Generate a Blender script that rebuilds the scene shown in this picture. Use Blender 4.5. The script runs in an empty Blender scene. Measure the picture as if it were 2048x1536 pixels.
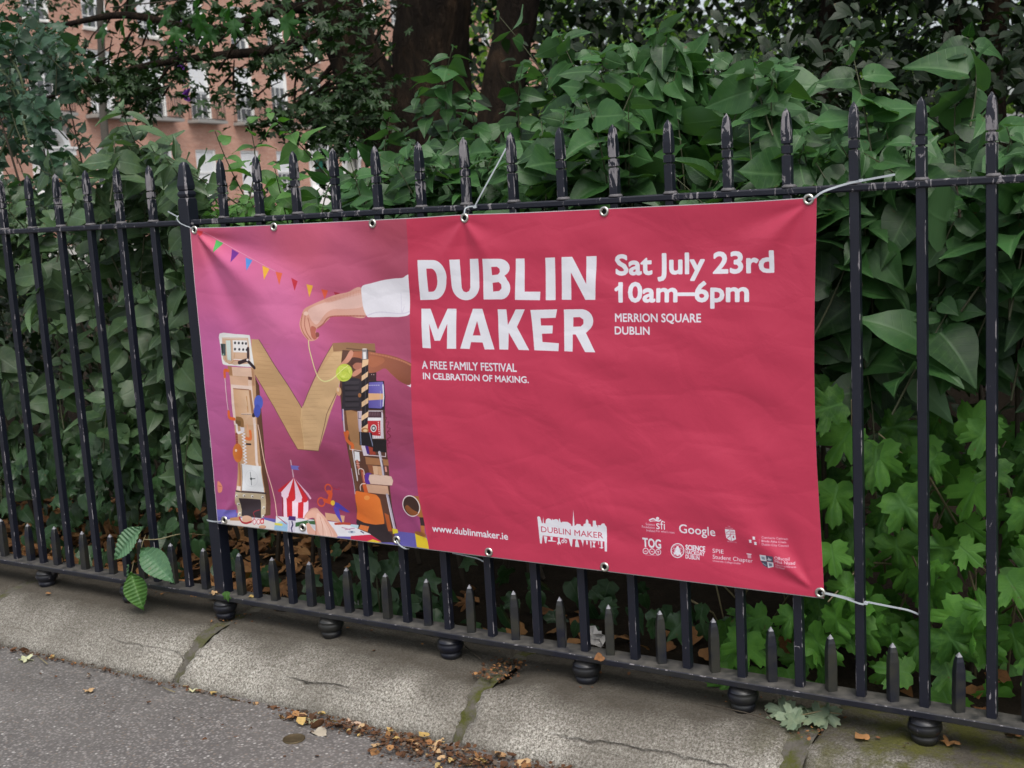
import bpy, math, random
import numpy as np
from mathutils import Vector, Matrix

# ------------------------------------------------------------------ camera, sky, sun, exposure
SC = bpy.context.scene
COL = SC.collection
CAM = np.array([2.728, -2.631, 1.152])
def _basis(p, yw, r):
    cy, sy, cp, sp, cr, sr = math.cos(yw), math.sin(yw), math.cos(p), math.sin(p), math.cos(r), math.sin(r)
    f = np.array([-sy*cp, cy*cp, sp]); rt = np.array([cy, sy, 0.0]); up = np.cross(rt, f)
    return cr*rt+sr*up, -sr*rt+cr*up, f
CR, CU, CF = _basis(-.1507, .5585, -.0573)
cd = bpy.data.cameras.new('camera'); cam = bpy.data.objects.new('camera', cd); COL.objects.link(cam)
cam.matrix_world = Matrix([[CR[i], CU[i], -CF[i], CAM[i]] for i in range(3)]+[[0, 0, 0, 1]])
cd.sensor_width = 36; cd.lens = 2476.7/2048*36; cd.clip_start = .05; cd.clip_end = 600
cd.dof.use_dof = True; cd.dof.focus_distance = 3.1; cd.dof.aperture_fstop = 8.0
SC.camera = cam

SUN_EL, SUN_AZ = 60, 138          # azimuth the light comes from, clockwise from +y
w = bpy.data.worlds.new('World'); SC.world = w; w.use_nodes = True
nt = w.node_tree; bg = nt.nodes['Background']
sky = nt.nodes.new('ShaderNodeTexSky'); sky.sky_type = 'NISHITA'; sky.sun_disc = False
sky.sun_elevation = math.radians(SUN_EL); sky.sun_rotation = math.radians(SUN_AZ)
sky.air_density = 1.0; sky.dust_density = 4.0; sky.ozone_density = 1.0
hs = nt.nodes.new('ShaderNodeHueSaturation'); hs.inputs['Saturation'].default_value = .40
nt.links.new(sky.outputs[0], hs.inputs['Color']); nt.links.new(hs.outputs[0], bg.inputs[0]); bg.inputs[1].default_value = .15
sl = bpy.data.lights.new('sun', 'SUN'); sl.energy = 1.25; sl.angle = math.radians(40); sl.color = (1, .96, .9)
sun = bpy.data.objects.new('sun', sl); COL.objects.link(sun)
_sd = Vector((math.sin(math.radians(SUN_AZ))*math.cos(math.radians(SUN_EL)), math.cos(math.radians(SUN_AZ))*math.cos(math.radians(SUN_EL)), math.sin(math.radians(SUN_EL))))
sun.rotation_euler = _sd.to_track_quat('Z', 'Y').to_euler(); sun.location = (0, -5, 8)
SC.view_settings.view_transform = 'Standard'; SC.view_settings.look = 'None'
SC.view_settings.exposure = 0.46; SC.view_settings.gamma = 1; SC.view_settings.use_curve_mapping = False
SC.render.engine = 'CYCLES'; SC.cycles.max_bounces = 6; SC.cycles.transparent_max_bounces = 4
SC.cycles.use_denoising = True

# ------------------------------------------------------------------ helpers
RND = random.Random(7); NR = np.random.default_rng(11)
def ray(px, py): return CF+(px-1024)/2476.7*CR-(py-768)/2476.7*CU
def at_y(px, py, Y):
    d = ray(px, py); return CAM+(Y-CAM[1])/d[1]*d
def at_z(px, py, Z):
    d = ray(px, py); return CAM+(Z-CAM[2])/d[2]*d
def px_of(P):
    d = np.asarray(P)-CAM; z = d@CF
    return 1024+2476.7*(d@CR)/z, 768-2476.7*(d@CU)/z, z
def S(*c): return tuple(((x/255)/12.92 if x/255 <= .04045 else ((x/255+.055)/1.055)**2.4) for x in c)

def tag(o, label=None, cat=None, group=None, kind=None):
    if label: o['label'] = label
    if cat: o['category'] = cat
    if group: o['group'] = group
    if kind: o['kind'] = kind
    return o
def empty(name, loc, label=None, cat=None, group=None, kind=None):
    o = bpy.data.objects.new(name, None); COL.objects.link(o); o.location = loc; o.empty_display_size = .05
    return tag(o, label, cat, group, kind)
def mesh_obj(name, me, mats=(), parent=None, M=None):
    o = bpy.data.objects.new(name, me); COL.objects.link(o)
    if len(me.materials) == 0:
        for m in (mats if isinstance(mats, (list, tuple)) else [mats]): me.materials.append(m)
    if parent is not None:
        o.parent = parent
        if M is not None: M = Matrix.Translation(-Vector(parent.location)) @ M
        else: M = Matrix.Translation(-Vector(parent.location))
        o.matrix_basis = M
    elif M is not None: o.matrix_basis = M
    return o
class MB:
    def __init__(s): s.v = []; s.f = []; s.m = []; s.sm = []
    def add(s, vs, fs, mi=0, smooth=False):
        b = len(s.v); s.v += [tuple(v) for v in vs]
        for i, f in enumerate(fs):
            s.f.append(tuple(b+k for k in f)); s.m.append(mi[i] if isinstance(mi, list) else mi); s.sm.append(smooth)
        return s
    def box(s, a, b, mi=0):
        x0, y0, z0 = a; x1, y1, z1 = b
        vs = [(x0, y0, z0), (x1, y0, z0), (x1, y1, z0), (x0, y1, z0), (x0, y0, z1), (x1, y0, z1), (x1, y1, z1), (x0, y1, z1)]
        return s.add(vs, [(3, 2, 1, 0), (4, 5, 6, 7), (0, 1, 5, 4), (1, 2, 6, 5), (2, 3, 7, 6), (3, 0, 4, 7)], mi)
    def tube(s, pts, rad, n=8, mi=0, cap=True, flat=1.0, noise=0):
        pts = [Vector(p) for p in pts]; m = len(pts)
        rs = rad if isinstance(rad, (list, tuple)) else [rad]*m
        vs = []; up = Vector((0, 0, 1))
        t0 = (pts[1]-pts[0]).normalized()
        if abs(t0.z) > .95: up = Vector((0, 1, 0))
        nrm = t0.cross(up).normalized()
        for i, p in enumerate(pts):
            t = (pts[min(i+1, m-1)]-pts[max(i-1, 0)]).normalized()
            nrm = (nrm-t*nrm.dot(t)).normalized(); bn = t.cross(nrm)
            for k in range(n):
                a = 2*math.pi*k/n; r = rs[i]*(1+noise*(RND.random()-.5))
                vs.append(p+nrm*math.cos(a)*r+bn*math.sin(a)*r*flat)
        fs = [(i*n+k, i*n+(k+1) % n, (i+1)*n+(k+1) % n, (i+1)*n+k) for i in range(m-1) for k in range(n)]
        s.add(vs, fs, mi, True)
        if cap:
            b = len(s.v)-len(vs)
            s.f += [tuple(b+k for k in range(n))[::-1], tuple(b+(m-1)*n+k for k in range(n))]; s.m += [mi, mi]; s.sm += [False, False]
        return s
    def rings(s, rings, mi=0, smooth=False, chamf=None):
        """rings: list of lists of points, same count; closed around and capped. chamf: material of odd-numbered side strips"""
        n = len(rings[0]); b = len(s.v)
        for r in rings: s.v += [tuple(p) for p in r]
        for i in range(len(rings)-1):
            for k in range(n):
                s.f.append((b+i*n+k, b+i*n+(k+1) % n, b+(i+1)*n+(k+1) % n, b+(i+1)*n+k))
                s.m.append(chamf if (chamf is not None and k % 2 == 0) else mi); s.sm.append(smooth)
        s.f += [tuple(b+k for k in range(n))[::-1], tuple(b+(len(rings)-1)*n+k for k in range(n))]; s.m += [mi, mi]; s.sm += [False, False]
        return s
    def mesh(s, name):
        me = bpy.data.meshes.new(name); me.from_pydata(s.v, [], s.f)
        me.polygons.foreach_set('material_index', s.m); me.polygons.foreach_set('use_smooth', s.sm); me.update()
        return me
    def build(s, name, mats, parent=None, M=None): return mesh_obj(name, s.mesh(name), mats, parent, M)
def lathe(mb, prof, n=20, c=(0, 0, 0), mi=0, sx=1, sy=1):
    R = [[(c[0]+r*sx*math.cos(2*math.pi*k/n), c[1]+r*sy*math.sin(2*math.pi*k/n), c[2]+z) for k in range(n)] for r, z in prof]
    return mb.rings(R, mi, True)

# ---- material helpers
class NT:
    def __init__(s, name):
        s.mat = bpy.data.materials.new(name); s.mat.use_nodes = True; s.t = s.mat.node_tree
        s.p = s.t.nodes['Principled BSDF']; s.out = s.t.nodes['Material Output']
    def n(s, typ, **kw):
        nd = s.t.nodes.new(typ)
        for k, v in kw.items():
            if k in nd.inputs: nd.inputs[k].default_value = v
            else: setattr(nd, k, v)
        return nd
    def l(s, a, b): s.t.links.new(a, b)
    def coord(s, kind='Object', scale=None):
        c = s.n('ShaderNodeTexCoord').outputs[kind]
        if scale:
            m = s.n('ShaderNodeMapping'); m.inputs['Scale'].default_value = scale; s.l(c, m.inputs[0]); return m.outputs[0]
        return c
    def noise(s, scale, detail=4, rough=.6, vec=None, dist=0):
        nd = s.n('ShaderNodeTexNoise', Scale=scale, Detail=detail, Roughness=rough, Distortion=dist)
        if vec is not None: s.l(vec, nd.inputs['Vector'])
        return nd.outputs[0]
    def ramp(s, fac, stops):
        r = s.n('ShaderNodeValToRGB'); e = r.color_ramp.elements
        while len(e) < len(stops): e.new(.5)
        for el, (p, c) in zip(e, stops): el.position = p; el.color = (*c, 1) if len(c) == 3 else c
        s.l(fac, r.inputs[0]); return r.outputs[0]
    def step(s, fac, a, b): return s.ramp(fac, [(a, (0, 0, 0)), (b, (1, 1, 1))])
    def mix(s, f, a, b, mode='MIX'):
        m = s.n('ShaderNodeMix', data_type='RGBA', blend_type=mode)
        for i, x in ((0, f), (6, a), (7, b)):
            if isinstance(x, (int, float)): m.inputs[i].default_value = x
            elif isinstance(x, tuple): m.inputs[i].default_value = (*x, 1)
            else: s.l(x, m.inputs[i])
        return m.outputs[2]
    def math(s, op, a, b=0.0, c=None, clamp=False):
        m = s.n('ShaderNodeMath', operation=op); m.use_clamp = clamp
        for i, x in enumerate((a, b, c)):
            if x is None: continue
            if isinstance(x, (int, float)): m.inputs[i].default_value = x
            else: s.l(x, m.inputs[i])
        return m.outputs[0]
    def sep(s, v):
        x = s.n('ShaderNodeSeparateXYZ'); s.l(v, x.inputs[0]); return x.outputs
    def bump(s, h, strength=.5, dist=.002, nrm=None):
        b = s.n('ShaderNodeBump', Strength=strength, Distance=dist); s.l(h, b.inputs['Height'])
        if nrm is not None: s.l(nrm, b.inputs['Normal'])
        return b.outputs[0]
    def base(s, c, rough=.6, spec=None, metal=0):
        if isinstance(c, tuple): s.p.inputs['Base Color'].default_value = (*c, 1)
        else: s.l(c, s.p.inputs['Base Color'])
        if isinstance(rough, (int, float)): s.p.inputs['Roughness'].default_value = rough
        else: s.l(rough, s.p.inputs['Roughness'])
        if spec is not None: s.p.inputs['Specular IOR Level'].default_value = spec
        s.p.inputs['Metallic'].default_value = metal
        return s
def flat(name, c, rough=.6, spec=None, metal=0, var=.12, vscale=8):
    """simple material with slight procedural mottling"""
    t = NT(name); n = t.noise(vscale, 5, .6, t.coord())
    f = t.math('MULTIPLY_ADD', n, 2*var, 1-var)
    t.base(t.mix(1.0, c, f, 'MULTIPLY'), rough, spec, metal)
    return t.mat

# paint of the railing: navy black, chipped to grey primer
def paint(name, lo, chip_hi, dusty=False, algae=0.0):
    t = NT(name)
    geo = t.n('ShaderNodeNewGeometry'); pos = geo.outputs['Position']; xyz = t.sep(pos)
    inf = t.n('ShaderNodeObjectInfo')
    mp = t.n('ShaderNodeMapping'); mp.inputs['Scale'].default_value = (1, 1, .35)
    t.l(pos, mp.inputs[0])
    n1 = t.noise(48, 6, .66, mp.outputs[0], .9)
    # more chips on the finials above the rail
    hz = t.math('SMOOTHSTEP', xyz[2], 1.14, 1.19) if False else t.step(t.math('DIVIDE', t.math('SUBTRACT', xyz[2], 1.135), .12), 0, .4)
    thr = t.math('ADD', lo, t.math('MULTIPLY', hz, chip_hi))
    rr = t.math('MULTIPLY', t.math('SUBTRACT', inf.outputs['Random'], .5), .07)
    m = t.math('GREATER_THAN', n1, t.math('SUBTRACT', 1.0, t.math('ADD', thr, rr)))
    dark = t.mix(t.noise(9, 4, .6, pos), (.0045, .0055, .012), (.012, .014, .024))
    prim = t.mix(t.noise(60, 4, .6, pos), (.12, .112, .120), (.25, .235, .25))
    c = t.mix(m, dark, prim)
    if algae:
        a = t.math('MULTIPLY', t.step(t.noise(14, 4, .6, pos), .38, .62), algae)
        c = t.mix(a, c, (.045, .044, .026))
    up = t.sep(geo.outputs['Normal'])[2]
    dst = t.math('MULTIPLY', t.step(up, .6, .95), t.step(t.noise(30, 5, .65, pos), .25, .75))
    c = t.mix(t.math('MULTIPLY', dst, .85 if dusty else .35), c, (.13, .12, .105))
    rough = t.mix(m, (.36, .36, .36), (.75, .75, .75))
    rough = t.mix(dst, rough, (.85, .85, .85))
    t.base(c, rough, .45)
    h = t.math('MULTIPLY_ADD', m, -1.0, t.math('MULTIPLY', t.noise(60, 3, .5, pos), .8))
    t.l(t.bump(h, .5, .0008), t.p.inputs['Normal'])
    return t.mat
M_PAINT = paint('railing_paint', .315, .115)
M_EDGE = paint('railing_edge_paint', .42, .08)
M_RAILT = paint('top_rail_paint', .425, .0)
M_RAILB = paint('bottom_rail_paint', .30, 0, dusty=True, algae=.3)
M_SPIKE = paint('short_spike_paint', .26, 0, algae=.55)
M_TIP = flat('bare_iron_tip', (.22, .22, .24), .5, .5, .3)
M_POST = paint('post_paint', .20, .06)
M_FOOT = paint('foot_paint', .33, 0, dusty=True, algae=.35)
M_TIE = flat('cable_tie_nylon', (.42, .46, .49), .35, .5, var=.05)
M_EYE = flat('eyelet_brass', (.62, .60, .54), .28, .5, 1.0, var=.2, vscale=60)

def leafmat(name, c0, c1, sheen=(.10, .17, .12), rough=.42, transl=.18, vein=None, back=None, dry=.0):
    t = NT(name)
    g = t.n('ShaderNodeNewGeometry'); inf = t.n('ShaderNodeObjectInfo')
    rnd = t.math('FRACT', t.math('ADD', g.outputs['Random Per Island'], t.math('MULTIPLY', inf.outputs['Random'], 7.31)))
    c = t.mix(rnd, c0, c1)
    c = t.mix(t.math('MULTIPLY', t.noise(6, 3, .6, g.outputs['Position']), .35), c, tuple(x*.55 for x in c1))
    c = t.mix(t.math('MULTIPLY', t.step(t.noise(38, 5, .7, g.outputs['Position']), .42, .75), .30), c, tuple(x*q for x, q in zip(c1, (2.0, 1.5, 1.2))))
    c = t.mix(t.math('MULTIPLY', t.math('GREATER_THAN', t.noise(55, 3, .6, g.outputs['Position']), .70), .7), c, (.09, .06, .02))
    uv = t.sep(t.coord('UV'))
    x = t.math('ABSOLUTE', uv[0])
    rib = t.math('SUBTRACT', 1.0, t.math('MULTIPLY', x, 26.0), clamp=True)
    v = t.math('SINE', t.math('MULTIPLY', t.math('SUBTRACT', uv[1], t.math('MULTIPLY', x, .55)), 46.0))
    sv = t.math('MULTIPLY', t.math('SUBTRACT', v, .90, clamp=True), 6.0, clamp=True)
    allv = t.math('MAXIMUM', rib, t.math('MULTIPLY', sv, .45))
    if vein: c = t.mix(t.math('MULTIPLY', allv, .55), c, vein)
    if back: c = t.mix(t.math('MULTIPLY', g.outputs['Backfacing'], .7), c, back)
    if dry:
        rr = t.math('GREATER_THAN', t.math('FRACT', t.math('MULTIPLY', rnd, 13.7)), 1-dry)
        c = t.mix(rr, c, (.16, .09, .03))
    t.base(c, rough, .38)
    t.l(t.bump(t.math('MULTIPLY', allv, -1.0), .35, .002), t.p.inputs['Normal'])
    tr = t.n('ShaderNodeBsdfTranslucent'); t.l(t.mix(1.0, c, (1.5, 1.9, .6), 'MULTIPLY'), tr.inputs[0])
    ms = t.n('ShaderNodeMixShader', Fac=transl); t.l(t.p.outputs[0], ms.inputs[1]); t.l(tr.outputs[0], ms.inputs[2]); t.l(ms.outputs[0], t.out.inputs[0])
    return t.mat
M_LILAC = leafmat('lilac_leaf', (.008, .032, .009), (.042, .122, .034), vein=(.09, .18, .07), back=(.08, .16, .075), rough=.46)
M_FRESH = leafmat('fresh_leaf', (.045, .125, .025), (.08, .20, .045), vein=(.14, .26, .08), rough=.45, transl=.3)
M_CURR = leafmat('currant_leaf', (.016, .068, .010), (.095, .27, .036), vein=(.09, .22, .06), rough=.6, transl=.22)
M_IVY = leafmat('ivy_leaf', (.014, .042, .016), (.035, .085, .028), vein=(.07, .12, .06), rough=.35, transl=.08)
M_DARK = leafmat('shade_leaf', (.004, .011, .004), (.013, .032, .009), rough=.5, transl=.15)  # green lowered so the colour itself holds the deep shade between leaves
M_MAPLE = leafmat('silhouette_leaf', (.010, .024, .008), (.026, .064, .018), rough=.5, transl=.12)  # green darkened so the crown reads as a silhouette against the light
M_LIGHTL = leafmat('sunlit_leaf', (.10, .20, .035), (.20, .32, .07), rough=.5, transl=.4)  # paler green puts the sunlight into the colour of the far leaves
M_HORN = leafmat('hornbeam_leaf', (.065, .15, .075), (.08, .175, .09), vein=(.10, .20, .11), rough=.45, transl=.15)
M_WILT = leafmat('wilted_leaf', (.13, .19, .12), (.19, .25, .17), vein=(.22, .27, .18), rough=.7)
M_DRY = leafmat('dry_leaf', (.13, .055, .022), (.36, .19, .075), rough=.8, transl=.1)
M_DRYY = leafmat('yellow_dry_leaf', (.42, .29, .09), (.55, .42, .18), rough=.75, transl=.1)
M_PALE = leafmat('pale_dead_leaf', (.42, .46, .27), (.55, .56, .38), rough=.75, transl=.1)
M_STEM = flat('green_stem', (.055, .062, .028), .7)
M_TWIG = flat('brown_twig', (.045, .034, .022), .8)
M_PSTEM = flat('pale_stem', (.20, .17, .09), .7)

# ------------------------------------------------------------------ leaf shapes (unit length along +Y, facing +Z)
def leaf_grid(prof, cols=(-1, -.5, 0, .5, 1), droop=.25, fold=.18, curl=.0, wav=.03, seed=0, tipx=0.0):
    r = random.Random(seed); vs = []; uv = []
    ph = r.random()*6
    for t, wd, back in prof:
        for c in cols:
            x = c*wd+tipx*t*t
            y = t-back*abs(c)
            z = -droop*t*t+fold*abs(c)*wd*1.2-curl*(c*c)*wd+wav*math.sin(t*9+ph+c*2)*abs(c)
            vs.append((x, y, z)); uv.append((c*wd, t))
    n = len(cols); fs = [(i*n+k, i*n+k+1, (i+1)*n+k+1, (i+1)*n+k) for i in range(len(prof)-1) for k in range(n-1)]
    return np.array(vs, float), fs, np.array(uv, float)
HEART = [(0, .02, 0), (.02, .20, .09), (.11, .34, .06), (.26, .40, .02), (.44, .36, 0), (.62, .255, 0), (.80, .12, 0), (1, .004, 0)]
NARROW = [(0, .02, 0), (.05, .14, .03), (.18, .25, 0), (.36, .29, 0), (.55, .25, 0), (.75, .15, 0), (1, .004, 0)]
L_HEART = [leaf_grid(HEART, seed=1, droop=.30, fold=.13, tipx=.06), leaf_grid(HEART, seed=2, droop=.15, fold=.02, curl=.14, tipx=-.08), leaf_grid(HEART, seed=3, droop=.42, fold=.18), leaf_grid(HEART, seed=4, droop=-.08, fold=.08, wav=.05), leaf_grid(NARROW, seed=5, droop=.4, fold=.30), leaf_grid([(t, w*.86, b) for t, w, b in HEART], seed=6, droop=.2, fold=.45)]
def leaf_fan(rad, lift=.1, seed=0, droop=.15, cy=.42):
    """outline given as (angle from tip in degrees, radius) around the centre; base of the blade at y=0"""
    r = random.Random(seed); full = list(rad)+[(-a, q) for a, q in reversed(rad) if 0 < a < 180]
    vs = [(0, cy, 0)]; uv = [(0, .5)]; N = len(full)
    for a, q in full:
        th = math.radians(a); x = q*math.sin(th); y = cy+q*math.cos(th)
        vs.append((x*.55, cy+(y-cy)*.55, lift*.35*math.sin(3*th+seed)+lift*.4*abs(x))); uv.append((x*.55, y*.55+.2))
    for a, q in full:
        th = math.radians(a); x = q*math.sin(th); y = cy+q*math.cos(th)
        z = -droop*y*y+lift*math.sin(4*th+seed)*.6+lift*abs(x)*1.4+r.uniform(-.02, .02)
        vs.append((x, y, z)); uv.append((x, y))
    fs = []
    for k in range(N):
        k2 = (k+1) % N
        fs += [(0, 1+k2, 1+k), (1+k, 1+k2, 1+N+k2, 1+N+k)]
    return np.array(vs, float), fs, np.array(uv, float)
CURR = [(0, .60), (8, .50), (14, .52), (20, .46), (25, .36), (33, .24), (41, .34), (48, .50), (55, .47), (61, .57), (68, .46), (75, .45), (88, .27), (102, .40), (112, .38), (120, .47), (130, .40), (146, .40), (165, .32), (180, .24)]
IVYO = [(0, .58), (14, .38), (30, .30), (48, .50), (58, .54), (75, .34), (95, .40), (112, .46), (135, .38), (160, .36), (180, .26)]
MAPO = [(0, .62), (9, .42), (16, .46), (24, .22), (38, .44), (47, .60), (56, .42), (72, .24), (88, .42), (102, .46), (116, .28), (150, .26), (180, .30)]
L_CURR = [leaf_fan(CURR, .08, 1, .15), leaf_fan(CURR, .14, 2, .3), leaf_fan(CURR, .05, 3, .05)]
L_IVY = [leaf_fan(IVYO, .06, 1, .2), leaf_fan(IVYO, .10, 2, .1)]
L_MAP = [leaf_fan(MAPO, .08, 1, .3), leaf_fan(MAPO, .12, 4, .1)]
SIMPLE = [(0, .01, 0), (.3, .27, 0), (.65, .22, 0), (1, .004, 0)]
L_SMALL = [leaf_grid(SIMPLE, cols=(-1, 0, 1), seed=1, droop=.2, fold=.2), leaf_grid(SIMPLE, cols=(-1, 0, 1), seed=2, droop=.4, fold=.1)]

def leaf_mesh(name, L, mat):
    vs, fs, uv = L; me = bpy.data.meshes.new(name); me.from_pydata(vs.tolist(), [], fs)
    ul = me.uv_layers.new(name='UVMap'); li = np.empty(len(me.loops), int); me.loops.foreach_get('vertex_index', li)
    ul.data.foreach_set('uv', uv[li].ravel()); me.polygons.foreach_set('use_smooth', [True]*len(me.polygons)); me.materials.append(mat); me.update()
    return me
def joined(name, Ls, mat, T, var, parent=None, label=None, cat=None, kind='stuff', group=None):
    """one mesh out of many leaves: T is N x 3 x 4, var picks the variant"""
    V = []; F = []; UV = []; off = 0; loops = []; starts = []; tot = []; ls = 0
    for vi, (vs, fs, uv) in enumerate(Ls):
        sel = T[var == vi]
        if not len(sel): continue
        P = np.einsum('nij,vj->nvi', sel[:, :, :3], vs)+sel[:, None, :, 3]
        nv = len(vs); N = len(sel)
        fl = np.array([len(f) for f in fs]); fi = np.concatenate([np.array(f) for f in fs])
        base = off+np.arange(N)[:, None]*nv
        loops.append((base+fi[None]).ravel()); tot.append(np.tile(fl, N))
        UV.append(np.tile(uv[fi], (N, 1))); V.append(P.reshape(-1, 3)); off += nv*N
    V = np.concatenate(V); loops = np.concatenate(loops); tot = np.concatenate(tot); UV = np.concatenate(UV)
    starts = np.concatenate([[0], np.cumsum(tot)[:-1]])
    me = bpy.data.meshes.new(name); me.vertices.add(len(V)); me.vertices.foreach_set('co', V.ravel())
    me.loops.add(len(loops)); me.loops.foreach_set('vertex_index', loops.astype(np.int32))
    me.polygons.add(len(tot)); me.polygons.foreach_set('loop_start', starts.astype(np.int32))
    me.update(calc_edges=True)
    ul = me.uv_layers.new(name='UVMap'); ul.data.foreach_set('uv', UV.ravel())
    me.polygons.foreach_set('use_smooth', [True]*len(tot)); me.materials.append(mat)
    o = mesh_obj(name, me, mat, parent)
    return tag(o, label, cat, group, kind)
def orient(pos, d, n, s, wx=1.0):
    """leaf transforms from arrays: position, length direction, face normal, size"""
    d = d/np.linalg.norm(d, axis=1, keepdims=True); n = n-(n*d).sum(1, keepdims=True)*d
    n = n/np.maximum(np.linalg.norm(n, axis=1, keepdims=True), 1e-6); x = np.cross(d, n)
    return np.stack([x*(s*wx)[:, None], d*s[:, None], n*s[:, None], pos], axis=2)
def in_banner(px, py): 
    return (px > 395) & (px < 1640) & (py > 452-(px-383)*.05) & (py < 1045+(px-434)*.12)
def choose_parts(T, limit):
    """indices of the leaves that show largest: nearest leaf of each small cell of the picture, cell by cell"""
    c = T[:, :, 3]+T[:, :, 1]*.5; d = c-CAM; z = d@CF
    px = 1024+2476.7*(d@CR)/z; py = 768-2476.7*(d@CU)/z
    ok = (z > .2) & (px > -10) & (px < 2058) & (py > -10) & (py < 1546) & ~in_banner(px, py)
    size = np.linalg.norm(T[:, :, 1], axis=1)/z*2476.7
    idx = np.where(ok & (size > 16))[0]
    cell = (px[idx]//26).astype(int)*1000+(py[idx]//26).astype(int)
    order = np.argsort(z[idx]); seen = {}; rank = np.zeros(len(idx))
    for o in order:
        k = cell[o]; rank[o] = seen.get(k, 0); seen[k] = rank[o]+1
    pick = idx[np.lexsort((z[idx], rank))][:limit]
    m = np.zeros(len(T), bool); m[pick] = True
    return m
def foliage(parent, Ls, mat, T, limit=290, name='leaf', mass='foliage', keepback=True):
    T = np.array(T); lo = T[:, 1, 3]+np.minimum(0, T[:, 1, 1])-np.abs(T[:, 1, 0])*.45-np.abs(T[:, 1, 2])*.3; d_ = T[:, :, 3]-CAM; z_ = d_@CF; px_, py_ = 1024+2476.7*(d_@CR)/z_, 768-2476.7*(d_@CU)/z_
    nb_ = (px_ > 330) & (px_ < 1720) & (py_ > 330) & (py_ < 1260) & (T[:, 1, 3] > 0) & keepback; T[:, 1, 3] += np.where(nb_ & (lo < .02), .02-lo, 0)
    var = NR.integers(0, len(Ls), len(T)); m = choose_parts(T, limit) if limit else np.zeros(len(T), bool)
    mes = [leaf_mesh(name, L, mat) for L in Ls]; pl = Vector(parent.location)
    for i in np.where(m)[0]:
        o = bpy.data.objects.new(name, mes[var[i]]); COL.objects.link(o); o.parent = parent
        A = T[i]; M = Matrix([list(A[0]), list(A[1]), list(A[2]), [0, 0, 0, 1]]); M.translation -= pl
        o.matrix_basis = M
    if (~m).any(): joined(mass, Ls, mat, T[~m], var[~m], parent)

def shoots(tips, length=(.25, .5), leaf=(.07, .12), lean=(-.1, .25), pairs=6, bright=None, stemr=.0022, down=.35, face=(-.15, -.6, .75)):
    """arching leafy shoots that end at the given tips; returns leaf transforms and stem polylines"""
    P = []; D = []; N = []; Sz = []; stems = []
    for tip in tips:
        tip = np.array(tip); L = RND.uniform(*length)
        base = tip+np.array([RND.uniform(-.4, .4)*L, RND.uniform(*lean)*1.2, -L*RND.uniform(.65, 1.0)])
        mid = (tip+base)/2+np.array([RND.uniform(-.15, .15)*L, RND.uniform(-.1, .1)*L, RND.uniform(.02, .16)*L])
        pl = []
        for k in range(7):
            t = k/6; pl.append((1-t)**2*base+2*t*(1-t)*mid+t*t*tip)
        stems.append(pl)
        ang = RND.random()*3.14
        for k in range(pairs):
            t = 1-(k/pairs)**1.0*.85
            p = (1-t)**2*base+2*t*(1-t)*mid+t*t*tip
            ax = 2*(1-t)*(mid-base)+2*t*(tip-mid); ax /= np.linalg.norm(ax)
            s = RND.uniform(*leaf)*(.45+.55*min(1, k/2.2))
            ang += math.pi/2+RND.uniform(-.3, .3)
            h = np.array([math.cos(ang), math.sin(ang), 0]); h -= ax*(h@ax); h /= np.linalg.norm(h)
            for sg in (1, -1):
                if RND.random() < .06: continue
                d = sg*h+ax*RND.uniform(.1, .6)+np.array([0, 0, -down*RND.uniform(.3, 1.8)])
                P.append(p+sg*h*s*.12); D.append(d)
                N.append(np.array(face)+np.array([RND.gauss(0, .52), RND.gauss(0, .52), RND.gauss(0, .38)])); Sz.append(s)
    return orient(np.array(P), np.array(D), np.array(N), np.array(Sz), NR.uniform(.72, 1.18, len(P))), stems
def stem_mesh(parent, stems, r, mat, name='stem', n=5):
    mb = MB()
    for pl in stems: mb.tube(pl, [r*1.3-(r*.8)*i/(len(pl)-1) for i in range(len(pl))], n, cap=False)
    o = mb.build(name, mat, parent)
    if len(stems) > 3: o['kind'] = 'stuff'
    return o

# ------------------------------------------------------------------ the pavement, the stone plinth, the soil
def pavement_mat():
    t = NT('asphalt'); pos = t.coord()
    v = t.n('ShaderNodeTexVoronoi', Scale=120.0, Randomness=1.0); t.l(pos, v.inputs['Vector'])
    v2 = t.n('ShaderNodeTexVoronoi', Scale=260.0); t.l(pos, v2.inputs['Vector'])
    cellr = t.sep(v.outputs['Color'])[0]
    chip = t.mix(t.step(cellr, .05, .98), (.090, .084, .080), (.30, .285, .27))
    chip = t.mix(t.math('GREATER_THAN', cellr, .972), chip, (.48, .47, .45))
    chip = t.mix(t.math('MULTIPLY', t.math('GREATER_THAN', t.sep(v.outputs['Color'])[1], .90), .6), chip, (.20, .15, .11))
    edge = t.step(v.outputs['Distance'], .25, .62)
    c = t.mix(edge, chip, (.105, .098, .094))
    c = t.mix(t.math('MULTIPLY', t.step(t.noise(2.2, 5, .6, pos), .35, .7), .4), c, (.22, .205, .19))
    c = t.mix(t.math('MULTIPLY', t.step(t.noise(1.3, 6, .7, pos, .6), .50, .66), .45), c, (.062, .056, .052))
    c = t.mix(t.math('MULTIPLY', t.step(t.noise(26, 5, .7, pos), .56, .70), .25), c, (.26, .245, .23))
    c = t.mix(t.math('MULTIPLY', t.step(t.noise(320, 3, .6, pos), .45, .7), .35), c, (.10, .10, .10))
    t.base(c, .8, .35)
    h = t.math('ADD', t.math('MULTIPLY', v.outputs['Distance'], -1.0), t.math('MULTIPLY', t.noise(300, 3, .6, pos), .5))
    t.l(t.bump(h, .8, .003), t.p.inputs['Normal'])
    return t.mat
M_ASPH = pavement_mat()
GZ = -.205
mb = MB(); nx, ny = 120, 60
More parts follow.
